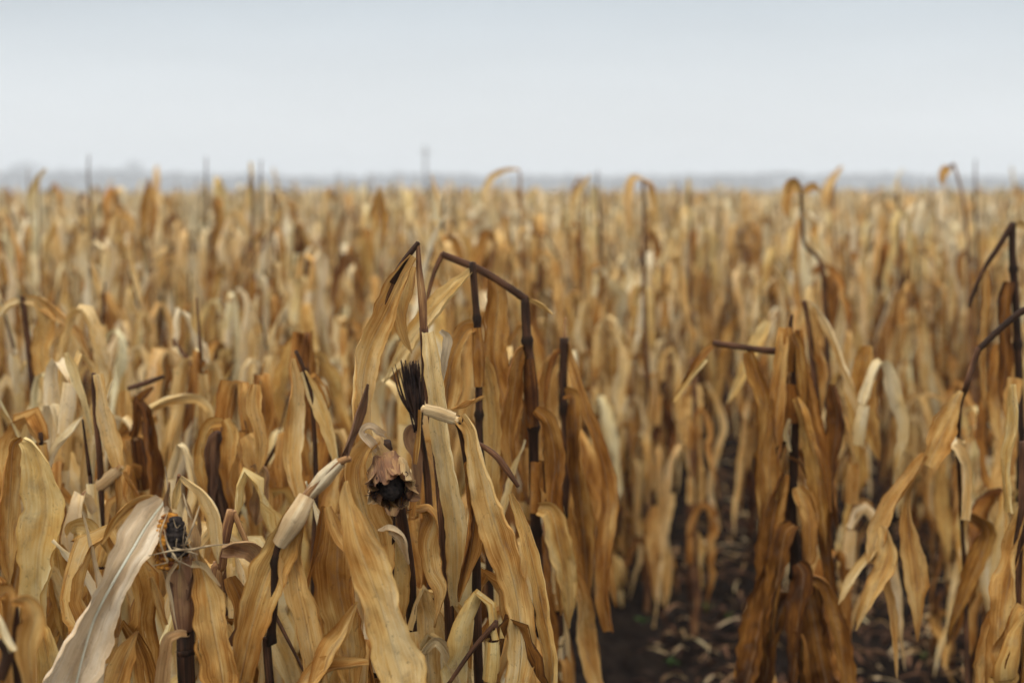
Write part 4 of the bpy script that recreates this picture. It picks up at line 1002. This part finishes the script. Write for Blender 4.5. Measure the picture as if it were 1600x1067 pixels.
count = N_HERO
taken = []
for px, py, d, _ in near_list:
    p = at(px, py, d)
    taken.append((p[0], d))
    place(protoN, p[0], d, max(p[2], .5), 'ordinary dry tan plant filling in among the nearest sharply seen ones', 'plain corn plants among the nearest ones')
    count += 1
far_spots = [(x, y, 1.3) for x, y in margin]
n_near = 0
for (dist, x, y, k) in spots:
    if y < 2.55: continue
    px = 800 + F * x / y
    if y < 3.4 and any((x - a) ** 2 + (y - b) ** 2 < .04 for a, b in taken): continue
    if k == 0 and y < 5.6: continue             # the lone dark plant stands here
    if k == 1 and y < 6.2: continue
    if k == -1 and (y < 3.0 or 3.9 < y < 5.4): continue
    if k in (-1, 0) and 11 < y < 18 and rng.random() < .65: continue
    if k == -1 and y < 8: x -= .06
    if k == 0 and y < 8: x += .05
    if y > 9: x += rng.gauss(0, .13)
    H = min(max(rng.gauss(1.29, .10), 1.0), 1.5) + .10 * (float(vnoise(np.array([x * .35]), np.array([y * .22]), 5)[0]) - .5)
    if y > 5 and rng.random() < .12: H = rng.uniform(1.46, 1.60)
    if y > 8 and rng.random() < .05: H = rng.uniform(1.60, 1.74)
    if y < 4: H = min(H, 1.33)
    if y > 9 and H < 1.45: H += .04
    if count < 300:
        side = 'left of the bare strip' if k < 0 else 'right of the bare strip'
        if k == -1: side = 'in the row lining the bare strip on its left'
        if k == 0: side = 'in the row lining the bare strip on its right'
        depth = 'softly blurred' if y < 5 else ('blurred' if y < 8 else 'strongly blurred')
        lab = f'{depth} dry tan corn plant {side}'
        place(protoN if y < 6 else protoM, x, y, H, lab, f'{depth} corn plants {side}')
        count += 1
    else:
        far_spots.append((x, y, H))
print('individual plants', count, 'far', len(far_spots), 'last y', y)
for root, _ in protoN + protoM:
    if id(root) not in used:
        for ch in list(root.children_recursive): bpy.data.objects.remove(ch)
        bpy.data.objects.remove(root)

# the rest of the crop, one object
templates = []
trng = random.Random(5)
for i in range(24):
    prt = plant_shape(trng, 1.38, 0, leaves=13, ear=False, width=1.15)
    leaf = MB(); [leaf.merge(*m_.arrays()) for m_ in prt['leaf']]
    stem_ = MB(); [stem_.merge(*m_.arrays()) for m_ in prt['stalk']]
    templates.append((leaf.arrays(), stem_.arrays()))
crop = MB()
for y in np.geomspace(60, 125, 3600):                # thinner towards the far edge, where only the tops show
    x = rng.uniform(-.40, .40) * y
    far_spots.append((x, y * rng.uniform(.97, 1.03), min(max(rng.gauss(1.38, .11), 1.1), 1.66)))
for n_, (x, y, H) in enumerate(far_spots):
    lf, st = templates[rng.randrange(24)]
    a = rng.random() * 6.283; s = H / 1.38; ws = s * (1.0 if y < 60 else 1 + (y - 60) / 300)
    ca, sa = math.cos(a) * ws, math.sin(a) * ws
    M = np.array([[ca, -sa, 0], [sa, ca, 0], [0, 0, s]])
    for part, sh in ((lf, 0), (st, 1)):
        if sh and y > 60: continue
        V, Fc, A, B = part
        A2 = A.copy(); A2[:, 2] = (A2[:, 2] + rng.random()) % 1.0
        B2 = B.copy(); B2[:, 0] = np.clip(B2[:, 0] + rng.gauss(.13, .09) + (0.0 if not sh else -1.0), -2, 1)
        crop.merge(V @ M.T + [x, y, 0], Fc, A2, B2)
o = crop.build('corn_crop', M_LEAF)
tag(o, 'dense dry corn crop running blurred to the horizon', 'corn crop', kind='stuff')

# ------------------------------------------------------------------ litter and weeds on the soil of the bare strip
lit = MB(); lr = random.Random(3)
for i in range(3000):
    y = 2.6 + 9 * lr.random() ** 1.3; x = lr.uniform(-.35, 1.3) + VX * y
    L = lr.uniform(.015, .085); a = lr.random() * 6.283
    d = np.array([math.cos(a), math.sin(a), 0]) * L
    c = np.array([x, y, .045 + lr.random() * .03])
    blade(lit, [c - d, c + UP * lr.uniform(0, .03), c + d], lr.uniform(.006, .022), wdir=[-d[1], d[0], lr.gauss(0, .02)], prof=[lr.uniform(.2, 1), .9, 1, lr.uniform(.3, 1), lr.uniform(.1, .7)], curl=lr.uniform(.3, 2), ruffle=.3, n=6, m=3, tone=lr.choice([.02, .05, .1, .15, .2, .3, .4, .55, .8]), rng=lr, twist=(0, lr.uniform(-80, 80)))
tag(lit.build('fallen_leaves', M_HUSK), 'scraps of dry leaf scattered on the dark soil', 'leaf litter', kind='stuff')
wd = MB()
for i in range(14):
    y = 4.5 + 1.2 * lr.random() ** 1.5; x = lr.gauss(.30 if i % 2 else .12, .22) + VX * y
    for j in range(5):
        a = lr.random() * 6.283; r = lr.uniform(.015, .04); c = np.array([x, y, .03])
        d = np.array([math.cos(a) * r, math.sin(a) * r, lr.uniform(.01, .03)])
        blade(wd, [c, c + d * .6 + UP * .01, c + d], .014, wdir=[-d[1], d[0], 0], prof=[.2, .9, 1, .6, .1], n=5, m=3, rng=lr)
tag(wd.build('weeds', M_WEED), 'tiny green weeds sprouting on the bare soil', 'weeds', kind='stuff')

# ------------------------------------------------------------------ far distance: pole, trees, wood
pd = 120.0
pb = at(665, 290, pd)
pole = tag(empty('utility_pole', (pb[0], pd, 0)), 'faint grey pole standing alone in the haze on the skyline', 'utility pole')
pm = MB(); ht = at(665, 229, pd)[2]
tube(pm, [[0, 0, 0], [0, 0, ht * .5], [0, 0, ht]], [.11, .09, .07], 10, n=6); pm.build('post', M_WOOD, pole)
pm = MB(); tube(pm, [[-.45, 0, ht - .5], [.45, 0, ht - .5]], .04, 6, n=3); pm.build('crossarm', M_WOOD, pole)

def tree_at(px, d, H, W, label, seed):
    r = random.Random(seed); b = at(px, 297, d)
    root = tag(empty('bare_tree', (b[0], d, 0)), label, 'tree', 'hazy trees beyond the field')
    t = MB(); tube(t, [[0, 0, 0], [.2, 0, H * .3], [0, .2, H * .6]], [.35, .28, .12], 8)
    for i in range(9):
        a = i * 2.4; z = H * (.25 + .04 * i)
        tube(t, [[0, 0, z], [math.cos(a) * W * .2, math.sin(a) * W * .2, z + H * .15], [math.cos(a) * W * .38, math.sin(a) * W * .38, z + H * .3]], [.12, .08, .03], 5)
    t.build('trunk', M_BARK, root)
    c = MB()
    for i in range(1500):
        a = r.random() * 6.283; rad = math.sqrt(r.random()); zz = r.uniform(-1, 1)
        k = math.sqrt(max(0, 1 - zz * zz)) * (0.75 + .25 * math.sin(a * 3 + seed))
        p = np.array([math.cos(a) * rad * k * W * .5, math.sin(a) * rad * k * W * .5, H * (.62 + .38 * zz * r.uniform(.6, 1))])
        q = np.array([r.gauss(0, 1.2), r.gauss(0, 1.2), r.gauss(.8, 1.0)])
        blade(c, [p, p + q * .5, p + q], .9, wdir=[1, .3, .2], n=3, m=2, prof=[.5, 1, .3], rng=r)
    c.build('crown', M_TREE, root)
tree_at(40, 1200, 24.5, 46, 'faint low rounded tree at the far left end of the skyline', 1)
tree_at(98, 1230, 19, 30, 'smaller faint tree just right of the leftmost one', 2)
tree_at(160, 1250, 21, 36, 'faint tree in the middle of the left skyline clump', 3)
tree_at(210, 1200, 25, 26, 'faint taller narrow tree on the right of the left clump', 4)
wood = MB(); wr = random.Random(9)
for i in range(15000):
    x = wr.uniform(-.40, .40); D = wr.uniform(780, 860)
    hh = 7.4 + 2.4 * float(vnoise(np.array([x * 24 + 40.0]), np.array([3.3]))[0]) + 1.6 * float(vnoise(np.array([x * 90 + 70.0]), np.array([1.3]))[0])
    if x < -.16: hh += 1.2
    z = wr.random() * hh
    p = np.array([x * D, D, z]); q = np.array([wr.gauss(0, .9), wr.gauss(0, .9), wr.gauss(.6, .7)])
    blade(wood, [p, p + q * .5, p + q], wr.uniform(1.2, 2.6), wdir=[1, .2, .2], n=3, m=2, prof=[.6, 1, .3], rng=wr)
tag(wood.build('distant_wood', M_TREE), 'low blue grey band of distant woodland along the horizon', 'woodland', kind='stuff')

# ------------------------------------------------------------------ haze: closed box of thin even air round camera and scene
x0, x1, y0, y1, z0, z1 = -1700, 1700, -60, 1560, -1.2, 30
V = [(x, y, z) for z in (z0, z1) for (x, y) in ((x0, y0), (x1, y0), (x1, y1), (x0, y1))]
me = bpy.data.meshes.new('haze')
me.from_pydata(V, [], [(0, 3, 2, 1), (4, 5, 6, 7), (0, 1, 5, 4), (1, 2, 6, 5), (2, 3, 7, 6), (3, 0, 4, 7)])
hz = bpy.data.objects.new('haze', me); C.objects.link(hz)
m, t = nodes_of('haze_air'); g = NT(t)
vol = g.n('ShaderNodeVolumePrincipled', {'Color': (.90, .95, 1.0, 1), 'Density': 0.0012, 'Anisotropy': 0.0})
o_ = g.n('ShaderNodeOutputMaterial'); t.links.new(vol.outputs[0], o_.inputs['Volume'])
me.materials.append(m)
tag(hz, 'pale damp autumn haze over the whole field', 'haze', kind='stuff')
